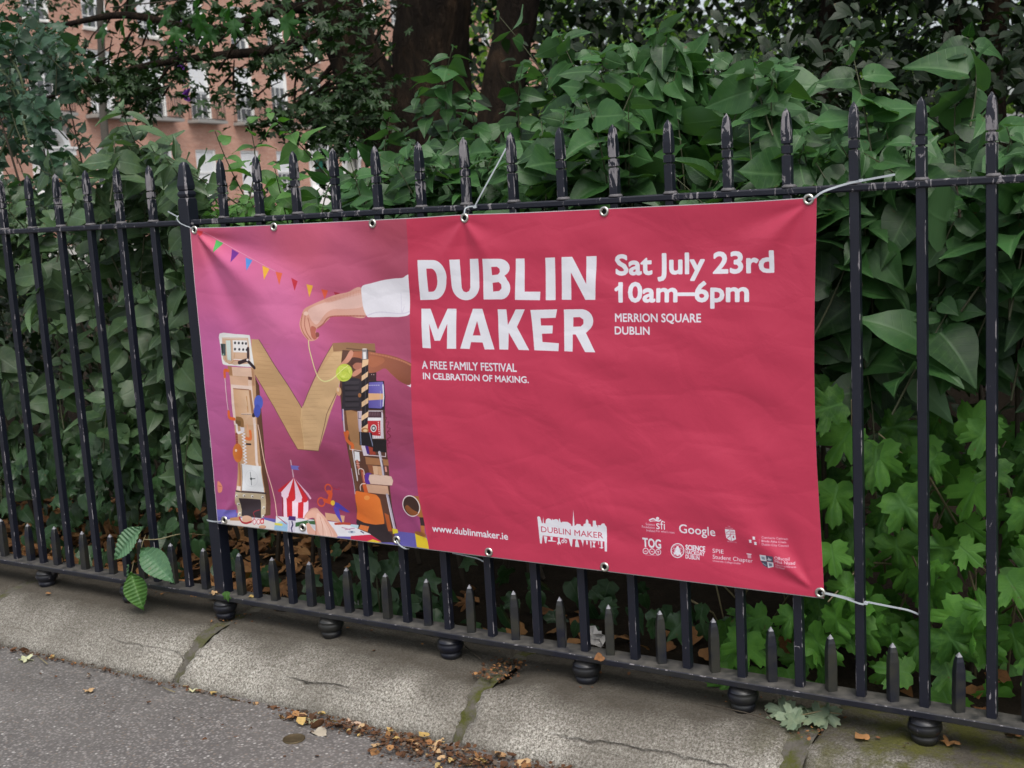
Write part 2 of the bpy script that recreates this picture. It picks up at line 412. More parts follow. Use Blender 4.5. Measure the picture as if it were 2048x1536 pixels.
xs = np.concatenate([np.linspace(-30, -2, 14), np.linspace(-1.9, 4.5, 70), np.linspace(5, 30, 14)]); ys = np.concatenate([np.linspace(-40, -3.2, 8), np.linspace(-3.1, -.2, 40)])
vs = [(x, y, GZ+.004*math.sin(x*2.1)*math.cos(y*1.7)+.0025*math.sin(x*7+y*3)) for y in ys for x in xs]; n = len(xs)
mb.add(vs, [(j*n+i, j*n+i+1, (j+1)*n+i+1, (j+1)*n+i) for j in range(len(ys)-1) for i in range(n-1)], 0, True)
tag(mb.build('pavement', M_ASPH), kind='structure')

def soil_mat():
    t = NT('soil'); pos = t.coord()
    c = t.mix(t.noise(22, 6, .7, pos), (.010, .008, .006), (.045, .033, .022))
    t.base(c, .95, .1); t.l(t.bump(t.noise(40, 6, .7, pos), 1.0, .02), t.p.inputs['Normal'])
    return t.mat
mb = MB(); xs = np.linspace(-160, 120, 60); ys = np.concatenate([np.linspace(.12, 3, 12), np.linspace(4, 260, 30)]); n = len(xs)
vs = [(x, y, -.105-(.0 if y < 6 else min(.6, (y-6)*.02))) for y in ys for x in xs]
mb.add(vs, [(j*n+i, j*n+i+1, (j+1)*n+i+1, (j+1)*n+i) for j in range(len(ys)-1) for i in range(n-1)], 0, True)
tag(mb.build('ground', soil_mat()), kind='structure')

def granite():
    t = NT('granite'); pos = t.n('ShaderNodeNewGeometry'); nz = t.sep(pos.outputs['Normal'])[2]; pos = pos.outputs['Position']; xyz = t.sep(pos)
    inf = t.n('ShaderNodeObjectInfo')
    sp = t.noise(170, 4, .85, pos); sp2 = t.noise(620, 2, .6, pos)
    c = t.ramp(sp, [(.34, (.06, .054, .044)), (.44, (.20, .186, .155)), (.53, (.40, .38, .33)), (.65, (.74, .715, .655))])
    c = t.mix(t.math('MULTIPLY', t.step(sp2, .55, .72), .5), c, (.60, .59, .56))
    big = t.noise(4.5, 5, .6, pos)
    c = t.mix(t.math('MULTIPLY', t.step(big, .40, .66), .6), c, (.12, .108, .088))
    c = t.mix(t.math('MULTIPLY', t.step(t.math('MULTIPLY', xyz[0], -1.0), .0, .25), .3), c, (.12, .105, .088))
    # trodden dirt on the flat top by the rail
    yy = t.math('ADD', xyz[1], t.math('MULTIPLY', t.math('SUBTRACT', t.noise(7, 5, .6, pos), .5), .16))
    dirt = t.step(t.math('DIVIDE', t.math('ADD', yy, .195), .13), .0, 1.0)
    c = t.mix(t.math('MULTIPLY', dirt, .86), c, t.mix(t.noise(60, 5, .7, pos), (.030, .025, .019), (.095, .080, .060)))
    # bedding crack along the lower front
    cy_ = t.math('ABSOLUTE', t.math('ADD', t.math('ADD', xyz[1], .188), t.math('MULTIPLY', t.math('SUBTRACT', t.noise(5, 5, .7, pos), .5), .045)))
    crack = t.math('MULTIPLY', t.step(t.math('SUBTRACT', .0035, cy_), .0, .0025), t.step(t.noise(2.3, 2, .5, pos), .50, .60))
    c = t.mix(t.math('MULTIPLY', crack, .6), c, (.035, .030, .024))
    # dark line low down by the pavement
    low = t.step(t.math('DIVIDE', t.math('SUBTRACT', -.165, t.math('ADD', xyz[2], t.math('MULTIPLY', t.noise(12, 4, .6, pos), .02))), .035), .3, 1.0)
    c = t.mix(t.math('MULTIPLY', low, .6), c, (.050, .044, .036))
    # moss
    ms = t.math('MULTIPLY', t.step(t.noise(9, 6, .68, pos, .5), .49, .58), t.math('MULTIPLY', t.step(yy, -.14+.0, -.09), t.step(t.math('MULTIPLY', yy, -1.0), -.02, .04)))
    right = t.step(t.math('DIVIDE', t.math('SUBTRACT', xyz[0], 1.7), .35), 0, 1)
    ms2 = t.math('MULTIPLY', t.math('MULTIPLY', right, t.step(t.noise(14, 6, .7, pos), .42, .58)), t.step(t.math('DIVIDE', t.math('ADD', yy, .20), .07), 0, 1))
    ms = t.math('MAXIMUM', ms, ms2)
    mc = t.mix(t.noise(180, 4, .7, pos), (.035, .040, .008), (.16, .155, .03))
    c = t.mix(t.math('MULTIPLY', ms, .92), c, mc)
    t.base(c, .88, .25)
    h = t.math('ADD', t.math('ADD', t.math('MULTIPLY', sp, 1.0), t.math('MULTIPLY', crack, -1.5)), t.math('MULTIPLY', ms, .6))
    t.l(t.bump(h, 1.0, .006), t.p.inputs['Normal'])
    return t.mat
M_GRAN = granite()
PROF = [(.16, -.090), (.10, -.082), (.05, -.080), (0, -.080), (-.05, -.081), (-.085, -.085), (-.115, -.093), (-.14, -.103), (-.163, -.117), (-.183, -.132), (-.198, -.147), (-.206, -.153), (-.2085, -.158), (-.215, -.160), (-.228, -.172), (-.238, -.187), (-.244, -.202), (-.247, -.235)]
def prof_at(u):
    f = u*(len(PROF)-1); i = min(int(f), len(PROF)-2); t = f-i
    return PROF[i][0]*(1-t)+PROF[i+1][0]*t, PROF[i][1]*(1-t)+PROF[i+1][1]*t
from mathutils import noise as mn
plinth = empty('kerb', (0, 0, GZ), kind='structure')
joints = [-3.9, -2.95, -1.95, -.95, .012, 1.005, 1.845, 2.85, 3.9]
def stone(x0, x1, seed):
    nx, nu = int((x1-x0)/.010), 64; vs = []
    for i in range(nx+1):
        s = i/nx; x = x0+(x1-x0)*s
        for j in range(nu+1):
            y, z = prof_at(j/nu)
            e = min(x-x0, x1-x); e += .020*mn.fractal(Vector((seed+(x > (x0+x1)/2)*9, y*16, z*16)), .8, 2.1, 3)
            rd = max(0, 1-e/.032); dz = -.020*rd*rd
            nn = mn.fractal(Vector((x*9, y*9, seed)), .8, 2.2, 5)*.006+mn.noise(Vector((x*2.3, y*2, seed*2)))*.008
            nn += mn.fractal(Vector((x*70, y*70, z*70)), .6, 2.1, 4)*.0026; g_ = mn.noise(Vector((x*3, seed, 2))); q_ = (y+.188+.012*mn.noise(Vector((x*5, 1, seed))))/.0045; nn -= .006*math.exp(-q_*q_)*max(0, min(1, .6+g_*2.2))
            for hx, hy, hw, hd, dd in ((1.03, -.03, .050, .055, .030), (.985, -.075, .03, .03, .012), (.20, -.035, .07, .018, .010), (.03, -.06, .03, .03, .010), (1.86, -.05, .03, .03, .010)): dz -= dd*math.exp(-((x-hx)/hw)**2-((y-hy)/hd)**2)*(1+.5*mn.noise(Vector((x*30, y*30, 3))))
            # weathered ledge line fades in and out along the stone
            inward = 1 if y < -.10 else max(0, (.0-y)/.10) if y < 0 else 0
            vs.append((x+(.008*math.copysign(1, s-.5)*-rd*.6), y+.9*(nn)*inward-.1*dz, z+nn*(.6 if y > -.1 else .4)+dz*(1.0 if y > -.2 else .5)))
    n = nu+1
    fs = [(i*n+j, i*n+j+1, (i+1)*n+j+1, (i+1)*n+j) for i in range(nx) for j in range(nu)]
    m = MB().add(vs, fs, 0, True)
    # end faces
    for i in (0, nx):
        base = [vs[i*n+j] for j in range(n)]; low = [(p[0], p[1] if p[1] > -.2 else p[1], -.25) for p in base]
        m.add(base+low, [(j, j+1, n+j+1, n+j) if i else (j+1, j, n+j, n+j+1) for j in range(n-1)])
    o = m.build('stone', M_GRAN, plinth)
for k in range(len(joints)-1): stone(joints[k]+.009, joints[k+1]-.009, k*3.7+1)
mj = NT('joint_mortar'); pz = mj.coord()
cc = mj.mix(mj.noise(60, 5, .7, pz), (.055, .048, .04), (.16, .15, .13)); cc = mj.mix(mj.step(mj.noise(18, 5, .7, pz), .45, .62), cc, (.07, .075, .02))
mj.base(cc, .95, .1); mj.l(mj.bump(mj.noise(90, 5, .7, pz), 1, .006), mj.p.inputs['Normal'])
mb = MB()
for xj in joints[1:-1]:
    R = []
    for j in range(30):
        y, z = prof_at(j/29); y += .006; z -= .009+.004*mn.noise(Vector((xj*5, y*30, 1)))
        if y < -.19: y += .006
        R.append(((xj-.028, y, z), (xj+.028, y, z)))
    vs = [p for r in R for p in r]; mb.add(vs, [(2*j, 2*j+1, 2*j+3, 2*j+2) for j in range(29)], 0, True)
mb.build('mortar', mj.mat, plinth)['kind'] = 'stuff'

# ------------------------------------------------------------------ the railing
SP = .14; HT = 1.3037; RZ = 1.128; HS = .1327
rail = empty('iron_railing', (0, 0, 0), 'black painted iron railing with chipped spear tops standing on round feet along the stone kerb', 'railing')
def sq(z, h, ch=.0016, rot=0, cx=0, cy=0):
    c, s = math.cos(rot), math.sin(rot); ch = min(ch, h*.4)
    pts = [(h, -h+ch), (h, h-ch), (h-ch, h), (-h+ch, h), (-h, h-ch), (-h, -h+ch), (-h+ch, -h), (h-ch, -h)]
    pts = pts[1:]+pts[:1]      # strip 0 is a chamfer
    return [(cx+x*c-y*s, cy+x*s+y*c, z) for x, y in pts]
def bar_mesh(seed):
    r = random.Random(seed); h = .0102; g2, g1 = HT-.077, HT-.098; R = []
    R += [sq(-.001, h), sq(.5, h*r.uniform(.97, 1.02)), sq(RZ, h)]
    for g in (g1, g2): R += [sq(g-.0026, h), sq(g-.0012, h*.62), sq(g+.0012, h*.62), sq(g+.0026, h)]
    R += [sq(HT-.050, h*1.02), sq(HT-.030, h*.92), sq(HT-.014, h*.74), sq(HT-.0095, h*.62), sq(HT, h*.08)]
    return MB().rings(R, 0, False, 1).mesh('bar')
bars = [bar_mesh(i) for i in range(4)]
for b in bars: b.materials.append(M_PAINT); b.materials.append(M_EDGE)
def lump_mesh():
    return None
for k in list(range(-16, 0))+list(range(1, 24)):
    x = k*SP-(.0097 if k < 0 else 0)
    M = Matrix.Translation((x+RND.uniform(-.0012, .0012), 0, RND.uniform(-.003, .003))) @ Matrix.Rotation(RND.uniform(-.05, .05), 4, 'Z') @ Matrix.Rotation(RND.uniform(-.0025, .0025), 4, 'Y')
    mesh_obj('bar', bars[k % 4], (), rail, M)
# short spikes
def spike_mesh(seed):
    r = random.Random(seed); h = .0108; R = [sq(-.001, h*1.0), sq(.05, h*1.04), sq(HS-.042, h), sq(HS-.020, h*.80), sq(HS-.009, h*.55)]
    m = MB().rings(R, 0, False, 0); m.rings([sq(HS-.0092, h*.56), sq(HS-.002, h*.18), sq(HS, h*.05)], 1); me = m.mesh('spike'); me.materials.append(M_SPIKE); me.materials.append(M_TIP); return me
spk = [spike_mesh(i) for i in range(3)]
for k in range(-16, 23):
    x = (k+.5)*SP-(.0097 if k < 0 else 0)
    z = RND.uniform(-.003, .002)
    a = (.10 if k < 5 else .42 if k < 10 else .65)+RND.uniform(-.10, .10)
    mesh_obj('spike', spk[k % 3], (), rail, Matrix.Translation((x+RND.uniform(-.002, .002), .002, z)) @ Matrix.Rotation(a, 4, 'Z') @ Matrix.Rotation(RND.uniform(-.012, .012), 4, 'Y'))
def chamf_beam(x0, x1, y0, y1, z0, z1, c, seg, amp, seed):
    r = random.Random(seed); R = []
    for i in range(seg+1):
        x = x0+(x1-x0)*i/seg; dz = amp*mn.noise(Vector((x*2.0, seed, 0))); dy = amp*mn.noise(Vector((x*1.7, seed+5, 0)))
        q = [(y0+c, z0), (y0, z0+c), (y0, z1-c), (y0+c, z1), (y1-c, z1), (y1, z1-c), (y1, z0+c), (y1-c, z0)]
        R.append([(x, a+dy, b+dz) for a, b in q])
    return MB().rings([[p for p in rr] for rr in R], 0, False, 1)
chamf_beam(-2.4, 3.3, -.0145, .0145, RZ-.0085, RZ+.0080, .0035, 90, .0025, 2).build('top_rail', [M_RAILT, M_EDGE], rail)
chamf_beam(-2.4, 3.3, -.036, .032, -.0155, 0, .002, 90, .0015, 9).build('bottom_rail', [M_RAILB, M_EDGE], rail)
# weld and paint collars where bars pass the top rail
def collar_mesh():
    h = .0128; R = [sq(0, h*1.12, .004), sq(.0035, h*1.06, .005), sq(.0065, h*.86, .004)]
    me = MB().rings(R, 0, True).mesh('collar'); me.materials.append(flat('collar_paint', (.10, .095, .10), .7, var=.5, vscale=90)); return me
cm = collar_mesh()
for k in list(range(-16, 0))+list(range(1, 24)):
    x = k*SP-(.0097 if k < 0 else 0); mesh_obj('collar', cm, (), rail, Matrix.Translation((x, 0, RZ+.0075)))
# the heavier post
hp = .0205; g1, g2 = HT-.1035, HT-.083
R = [sq(-.0005, hp, .002), sq(.6, hp, .002), sq(g1-.012, hp, .002), sq(g1-.003, hp*1.0, .006), sq(g1, hp*.84, .006), sq(g1+.003, hp*.97, .006), sq((g1+g2)/2, hp*1.05, .004), sq(g2-.003, hp*.97, .006), sq(g2, hp*.84, .006), sq(g2+.003, hp*.97, .006), sq(g2+.014, hp*1.0, .005), sq(HT-.035, hp*.80, .005), sq(HT-.010, hp*.60, .004), sq(HT-.002, hp*.35, .003), sq(HT, hp*.12, .001)]
MB().rings(R, 0, False, 1).build('post', [M_POST, M_EDGE], rail)
# round feet
fm = MB(); lathe(fm, [(.013, 0), (.015, -.004), (.022, -.007), (.030, -.011), (.0345, -.017), (.0350, -.0185), (.0335, -.0195), (.0365, -.025), (.0372, -.031), (.0345, -.039), (.029, -.045), (.027, -.0475), (.030, -.050), (.0295, -.056), (.026, -.067)], 22)
fme = fm.mesh('foot'); fme.materials.append(M_FOOT)
for k in range(-15, 24, 3): mesh_obj('foot', fme, (), rail, Matrix.Translation((k*SP, -.002, -.0152)) @ Matrix.Rotation(RND.random()*6, 4, 'Z'))

# ------------------------------------------------------------------ the printed banner
BX0, BX1, BZ0, BZ1, BY = .031, 1.890, .227, 1.1125, -.032
IW = 3000; KP = IW/(BX1-BX0); IH = int((BZ1-BZ0)*KP)
IMG = np.zeros((IH, IW, 3), np.float32)
def im(px, py):
    P = at_y(px, py, BY); return ((P[0]-BX0)*KP, (BZ1-P[2])*KP)
class Fr:                              # a detail of the picture, enlarged: origin and scale
    def __init__(s, ox, oy, k): s.o = (ox, oy, k)
    def __call__(s, X, Y): return im(s.o[0]+X/s.o[2], s.o[1]+Y/s.o[2])
def blend(mask, x0, y0, col, alpha=1.0, col2=None, ax=0):
    h, w_ = mask.shape; a = (mask*alpha)[..., None]
    c = np.array(col, np.float32)
    if col2 is not None:
        t = np.linspace(0, 1, w_ if ax == 0 else h, dtype=np.float32)
        t = t[None, :, None] if ax == 0 else t[:, None, None]; c = c*(1-t)+np.array(col2, np.float32)*t
    IMG[y0:y0+h, x0:x0+w_] = IMG[y0:y0+h, x0:x0+w_]*(1-a)+c*a
def c8(*c): return tuple(x/255 for x in c)
def polyI(Q, col, alpha=1.0, col2=None, ax=0, ss=2, dark=None):
    Q = np.array(Q, float); x0 = max(0, int(Q[:, 0].min())-1); x1 = min(IW, int(Q[:, 0].max())+2); y0 = max(0, int(Q[:, 1].min())-1); y1 = min(IH, int(Q[:, 1].max())+2)
    if x1 <= x0 or y1 <= y0: return
    X = x0+(np.arange((x1-x0)*ss)+.5)/ss; Y = y0+(np.arange((y1-y0)*ss)+.5)/ss
    ins = np.zeros((len(Y), len(X)), bool)
    for (ax_, ay), (bx, by) in zip(Q, np.roll(Q, -1, 0)):
        if ay == by: continue
        lo, hi = min(ay, by), max(ay, by); rows = np.where((Y > lo) & (Y <= hi))[0]
        if not len(rows): continue
        xc = ax_+(Y[rows]-ay)/(by-ay)*(bx-ax_)
        ins[rows] ^= X[None, :] < xc[:, None]
    m = ins.reshape(y1-y0, ss, x1-x0, ss).mean((1, 3)).astype(np.float32)
    blend(m, x0, y0, col, alpha, col2, ax)
def poly(F, pts, col, **k): polyI([F(*p) for p in pts], c8(*col), **{a: (c8(*b) if a == 'col2' else b) for a, b in k.items()})
def smooth(pts, closed=True, n=6):
    P = np.array(pts, float); N = len(P); out = []
    for i in range(N if closed else N-1):
        p0, p1, p2, p3 = (P[(i+j-1) % N] if closed else P[min(max(i+j-1, 0), N-1)] for j in range(4))
        for k in range(n):
            t = k/n; out.append(.5*((2*p1)+(-p0+p2)*t+(2*p0-5*p1+4*p2-p3)*t*t+(-p0+3*p1-3*p2+p3)*t**3))
    if not closed: out.append(P[-1])
    return out
def blob(F, pts, col, **k): poly(F, smooth(pts), col, **k)
def lineI(Q, wd, col, alpha=1.0):
    Q = np.array(Q, float); r = wd/2+1
    for a, b in zip(Q[:-1], Q[1:]):
        x0 = max(0, int(min(a[0], b[0])-r)); x1 = min(IW, int(max(a[0], b[0])+r)+1); y0 = max(0, int(min(a[1], b[1])-r)); y1 = min(IH, int(max(a[1], b[1])+r)+1)
        if x1 <= x0 or y1 <= y0: continue
        X, Y = np.meshgrid(np.arange(x0, x1)+.5, np.arange(y0, y1)+.5); d = b-a; L = max(d@d, 1e-9)
        t = np.clip(((X-a[0])*d[0]+(Y-a[1])*d[1])/L, 0, 1); ds = np.hypot(X-a[0]-t*d[0], Y-a[1]-t*d[1])
        blend(np.clip(wd/2-ds+.5, 0, 1).astype(np.float32), x0, y0, col, alpha)
def line(F, pts, wd, col, sm=False, closed=False, alpha=1.0):
    if sm: pts = smooth(pts, closed)
    if closed: pts = list(pts)+[pts[0]]
    s = abs(F(1, 0)[0]-F(0, 0)[0]); lineI([F(*p) for p in pts], wd*s, c8(*col), alpha)
def ell(F, cx, cy, rx, ry, col, rot=0, **k):
    c, s = math.cos(rot), math.sin(rot)
    poly(F, [(cx+rx*math.cos(a)*c-ry*math.sin(a)*s, cy+rx*math.cos(a)*s+ry*math.sin(a)*c) for a in np.linspace(0, 6.283, 40)[:-1]], col, **k)
def ring(F, cx, cy, rx, ry, wd, col, rot=0):
    c, s = math.cos(rot), math.sin(rot)
    line(F, [(cx+rx*math.cos(a)*c-ry*math.sin(a)*s, cy+rx*math.cos(a)*s+ry*math.sin(a)*c) for a in np.linspace(0, 6.283, 34)], wd, col)
_tc = {}
def glyphs(s, bold):
    if (s, bold) in _tc: return _tc[(s, bold)]
    cu = bpy.data.curves.new('lettering', 'FONT'); cu.body = s; cu.size = 1; cu.resolution_u = 3; cu.fill_mode = 'FRONT'
    o = bpy.data.objects.new('lettering', cu); COL.objects.link(o); dg = bpy.context.evaluated_depsgraph_get()
    me = bpy.data.meshes.new_from_object(o.evaluated_get(dg)); me.calc_loop_triangles()
    V = np.empty(len(me.vertices)*3); me.vertices.foreach_get('co', V); V = V.reshape(-1, 3)[:, :2]
    T = np.empty(len(me.loop_triangles)*3, np.int32); me.loop_triangles.foreach_get('vertices', T); T = T.reshape(-1, 3)
    bpy.data.objects.remove(o); bpy.data.curves.remove(cu); bpy.data.meshes.remove(me)
    _tc[(s, bold)] = (V, T); return V, T
def textM(s, x0, z0, x1, cap, col=(1, 1, 1), bold=.012, alpha=1.0):
    """text on the banner in metres: left edge, baseline, right edge, cap height"""
    V, T = glyphs(s, 0); capu = glyphs('H', 0)[0]; cu = capu[:, 1].max()-capu[:, 1].min(); b = capu[:, 1].min()
    sx = (x1-x0)/(V[:, 0].max()-V[:, 0].min()); P = np.stack([(x0+(V[:, 0]-V[:, 0].min())*sx-BX0)*KP, (BZ1-(z0+(V[:, 1]-b)*cap/cu))*KP], 1)
    ss = 2; rd = max(0, bold)*cap*KP/cu*.8; pd = int(rd)+2; X0 = int(P[:, 0].min())-pd; Y0 = int(P[:, 1].min())-pd; W_ = int(P[:, 0].max())+1+pd-X0; H_ = int(P[:, 1].max())+1+pd-Y0
    m = np.zeros((H_*ss, W_*ss), bool); Q = (P-[X0, Y0])*ss
    for tri in Q[T]:
        a = np.floor(tri.min(0)).astype(int); c = np.ceil(tri.max(0)).astype(int)+1
        X = np.arange(a[0], c[0])+.5; Y = (np.arange(a[1], c[1])+.5)[:, None]
        e = []
        for i in range(3):
            p, q = tri[i], tri[(i+1) % 3]; e.append((q[0]-p[0])*(Y-p[1])-(q[1]-p[1])*(X-p[0]))
        ins = ((e[0] >= -1e-6) & (e[1] >= -1e-6) & (e[2] >= -1e-6)) | ((e[0] <= 1e-6) & (e[1] <= 1e-6) & (e[2] <= 1e-6))
        sub = m[a[1]:c[1], a[0]:c[0]]; sub |= ins[:sub.shape[0], :sub.shape[1]]
    rr = rd*ss; q = int(rr)
    if rr >= .8:
        m0 = m.copy()
        for dy in range(-q-1, q+2):
            for dx in range(-q-1, q+2):
                if 0 < dx*dx+dy*dy <= rr*rr+.3: m |= np.roll(m0, (dy, dx), (0, 1))
    m = m.reshape(H_, ss, W_, ss).mean((1, 3)).astype(np.float32)
    x0c, y0c = max(X0, 0), max(Y0, 0); m = m[y0c-Y0:IH-Y0, x0c-X0:IW-X0]
    blend(m, x0c, y0c, c8(*col), alpha)
def text(s, px0, py0, px1, py1, pycap, **k):
    """baseline from (px0,py0) to (px1,py1) in the photograph, cap top at pycap above the left end"""
    a = at_y(px0, py0, BY); b = at_y(px1, py1, BY); c = at_y(px0, pycap, BY)
    textM(s, a[0], (a[2]+b[2])/2, b[0], c[2]-a[2], **k)

PH = Fr(0, 0, 1)
# studio backdrop of the printed picture (left), plain crimson (right)
ctl = [(400, 470, 196, 78, 112), (600, 470, 206, 88, 120), (790, 450, 172, 66, 90), (790, 520, 165, 66, 94), (450, 560, 202, 92, 144), (560, 620, 214, 106, 158), (700, 560, 190, 82, 118),
       (430, 700, 190, 90, 150), (580, 750, 205, 98, 158), (640, 800, 182, 82, 132), (780, 680, 172, 74, 108), (810, 860, 150, 56, 90), (430, 840, 178, 84, 140), (440, 960, 160, 70, 124),
       (560, 900, 162, 66, 104), (640, 940, 142, 52, 86), (700, 1000, 140, 50, 84), (560, 1000, 146, 56, 94), (800, 960, 158, 62, 106), (830, 1040, 150, 60, 110)]
cp = np.array([im(c[0], c[1]) for c in ctl]); cc_ = np.array([c[2:] for c in ctl], float)/255*np.array([1.05, 1.12, 1.07])
gy, gx = np.mgrid[0:IH:12, 0:IW//2:12]; d2 = (gx[..., None]-cp[:, 0])**2+(gy[..., None]-cp[:, 1])**2+5000.0; wts = d2**-1.6
fld = (wts@cc_)/wts.sum(-1, keepdims=True)
yi = np.minimum(np.arange(IH)/12, fld.shape[0]-1.001); xi = np.minimum(np.arange(IW//2)/12, fld.shape[1]-1.001)
y0_, x0_ = yi.astype(int), xi.astype(int); fy, fx = (yi-y0_)[:, None, None], (xi-x0_)[None, :, None]
IMG[:, :IW//2] = (fld[y0_][:, x0_]*(1-fy)+fld[y0_+1][:, x0_]*fy)*(1-fx)+(fld[y0_][:, x0_+1]*(1-fy)+fld[y0_+1][:, x0_+1]*fy)*fx
# table top, bottom left
poly(PH, [(425, 1020), (470, 1026), (560, 1040), (700, 1050), (860, 1070), (862, 1110), (425, 1060)], (96, 90, 170), col2=(104, 96, 178))
poly(PH, [(425, 1018), (470, 1020), (470, 1036), (425, 1032)], (112, 104, 188))
T5 = Fr(420, 640, 3.2)
# bunting
T4 = Fr(370, 420, 4.042)
line(T4, [(130, 170), (330, 285), (540, 400), (720, 495)], 3, (222, 150, 175), sm=True)
for a, b, c, col in (((80, 165), (140, 170), (120, 215), (205, 50, 60)), ((233, 238), (290, 265), (247, 340), (70, 170, 80)), ((362, 312), (420, 345), (380, 418), (110, 30, 140)), ((476, 382), (531, 405), (503, 487), (80, 140, 215)),
                     ((614, 448), (672, 475), (641, 562), (240, 180, 50)), ((722, 498), (776, 510), (763, 605), (230, 100, 60)), ((850, 548), (903, 575), (885, 652), (200, 40, 60)), ((974, 600), (1028, 612), (1003, 706), (240, 180, 60)),
                     ((1095, 640), (1152, 650), (1125, 722), (228, 90, 60)), ((1198, 662), (1250, 672), (1215, 700), (170, 40, 60))):
    poly(T4, [a, b, c], col)
# the big cardboard M
CB = (212, 172, 126)
poly(T5, [(258, 123), (310, 125), (592, 560), (795, 148), (1055, 150), (1062, 205), (880, 300), (835, 450), (695, 838), (560, 828), (262, 310)], CB, col2=(204, 160, 112), ax=1)
poly(T5, [(590, 565), (700, 345), (830, 160), (880, 300), (835, 450), (695, 838), (603, 832)], (218, 180, 134))
line(T5, [(592, 560), (585, 640), (597, 735), (603, 830)], 5, (226, 190, 140))
line(T5, [(310, 125), (592, 560)], 3, (90, 50, 60)); line(T5, [(262, 310), (560, 828), (695, 838)], 3, (110, 70, 60)); line(T5, [(600, 545), (700, 330), (795, 148)], 3, (110, 70, 60)); line(T5, [(695, 838), (760, 600), (840, 430)], 3, (110, 70, 60))
for k in range(26):
    y = 150+k*27; xl = 262+max(0, (y-310)*.575) if y > 310 else 262
    line(T5, [(max(xl, 290)+8, y), (max(xl, 300)+90+k*2, y+8)], 1.4, (172, 128, 86), alpha=.45)
    if y > 180: line(T5, [(max(600+(560-y)*.48, 600), y), (max(600+(560-y)*.48, 600)+90, y-3)], 1.4, (170, 126, 84), alpha=.4)
poly(T5, [(790, 146), (880, 142), (1000, 150), (1056, 150), (1062, 206), (880, 196), (800, 200)], (160, 118, 84)); line(T5, [(880, 180), (1060, 200)], 5, (110, 76, 58))
# left column
poly(T5, [(262, 300), (310, 420), (345, 800), (380, 1250), (300, 1260), (262, 800)], (120, 82, 54), col2=(96, 62, 42))
poly(T5, [(118, 300), (285, 310), (300, 700), (330, 940), (345, 1180), (160, 1180), (165, 900), (140, 500)], (204, 160, 120))
T2 = Fr(430, 650, 7.677)
poly(T2, [(195, 625), (262, 635), (268, 770), (212, 765)], (176, 128, 88))
poly(T2, [(258, 640), (555, 655), (565, 798), (270, 778)], (238, 200, 176)); poly(T2, [(555, 655), (590, 680), (600, 930), (565, 935), (570, 800)], (190, 140, 104))
poly(T2, [(222, 780), (500, 800), (505, 935), (235, 912)], (228, 184, 154)); poly(T2, [(505, 790), (565, 800), (560, 850), (508, 838)], (90, 50, 44))
poly(T2, [(500, 840), (555, 845), (560, 940), (505, 935)], (240, 206, 184))
poly(T2, [(240, 910), (560, 940), (600, 1300), (625, 1536), (285, 1536), (262, 1300)], (240, 214, 200))
poly(T2, [(278, 975), (512, 995), (560, 1300), (580, 1536), (322, 1536), (300, 1280)], (214, 168, 128), col2=(232, 196, 164))
line(T2, [(278, 975), (512, 995)], 10, (150, 96, 66)); poly(T2, [(512, 995), (545, 1000), (600, 1400), (560, 1420)], (170, 122, 84))
line(T2, [(480, 1100), (500, 1330)], 14, (204, 150, 100)); line(T2, [(470, 1130), (490, 1240)], 5, (240, 220, 190)); line(T2, [(400, 1365), (570, 1370)], 10, (220, 200, 190)); line(T2, [(400, 1372), (560, 1378)], 3, (70, 50, 50))
ell(T2, 588, 1385, 26, 34, (50, 32, 36))
poly(T2, smooth([(66, 130), (300, 140), (480, 155), (520, 180), (550, 380), (598, 600), (570, 645), (300, 625), (150, 610), (110, 560), (85, 350)], n=3), (240, 240, 238))
poly(T2, [(100, 190), (490, 200), (520, 400), (548, 590), (300, 610), (160, 570), (125, 520)], (216, 180, 152))
for k in range(22): ell(T2, 112+k*17, 200+k*.9, 5, 7, (245, 235, 228))
poly(T2, [(160, 235), (230, 237), (256, 545), (195, 535)], (212, 226, 220)); line(T2, [(235, 240), (255, 545)], 4, (110, 80, 76))
poly(T2, [(262, 232), (478, 238), (498, 425), (280, 415)], (240, 236, 234))
for x, y in ((300, 275), (355, 278), (410, 281), (460, 286), (304, 370), (367, 374), (424, 378), (478, 380)): ell(T2, x, y, 15, 20, (34, 34, 44))
poly(T2, [(82, 285), (160, 290), (165, 470), (105, 465)], (70, 84, 84)); poly(T2, [(95, 300), (120, 300), (125, 450), (108, 440)], (40, 46, 50)); ell(T2, 128, 450, 12, 14, (150, 190, 170))
line(T2, [(150, 480), (190, 570), (240, 590), (290, 540), (305, 430)], 7, (200, 150, 100), sm=True)
line(T2, [(290, 525), (380, 530), (560, 545)], 8, (250, 240, 235)); line(T2, [(300, 540), (380, 545)], 4, (170, 70, 80))
line(T2, [(495, 360), (505, 500)], 34, (56, 34, 40)); line(T2, [(375, 578), (480, 540)], 40, (52, 32, 38)); line(T2, [(500, 545), (605, 655)], 36, (46, 30, 36)); ell(T2, 498, 535, 16, 18, (235, 225, 225))
line(T2, [(205, 700), (150, 700), (148, 800)], 36, (232, 106, 44), sm=True); line(T2, [(150, 820), (200, 1310)], 14, (240, 200, 210)); line(T2, [(158, 820), (205, 1310)], 3, (90, 40, 60)); line(T2, [(205, 1330), (215, 1420), (290, 1445)], 36, (230, 104, 44), sm=True)
ell(T2, 660, 1190, 66, 112, (84, 100, 200)); ell(T2, 640, 1320, 52, 100, (70, 84, 184))
T3 = Fr(430, 850, 6.98)
ell(T5, 185, 650, 26, 30, (120, 84, 46)); line(T5, [(170, 630), (200, 640), (200, 690)], 18, (150, 108, 62), sm=True)
poly(T5, [(215, 660), (265, 600), (300, 930), (200, 930)], (220, 176, 140), alpha=.6)
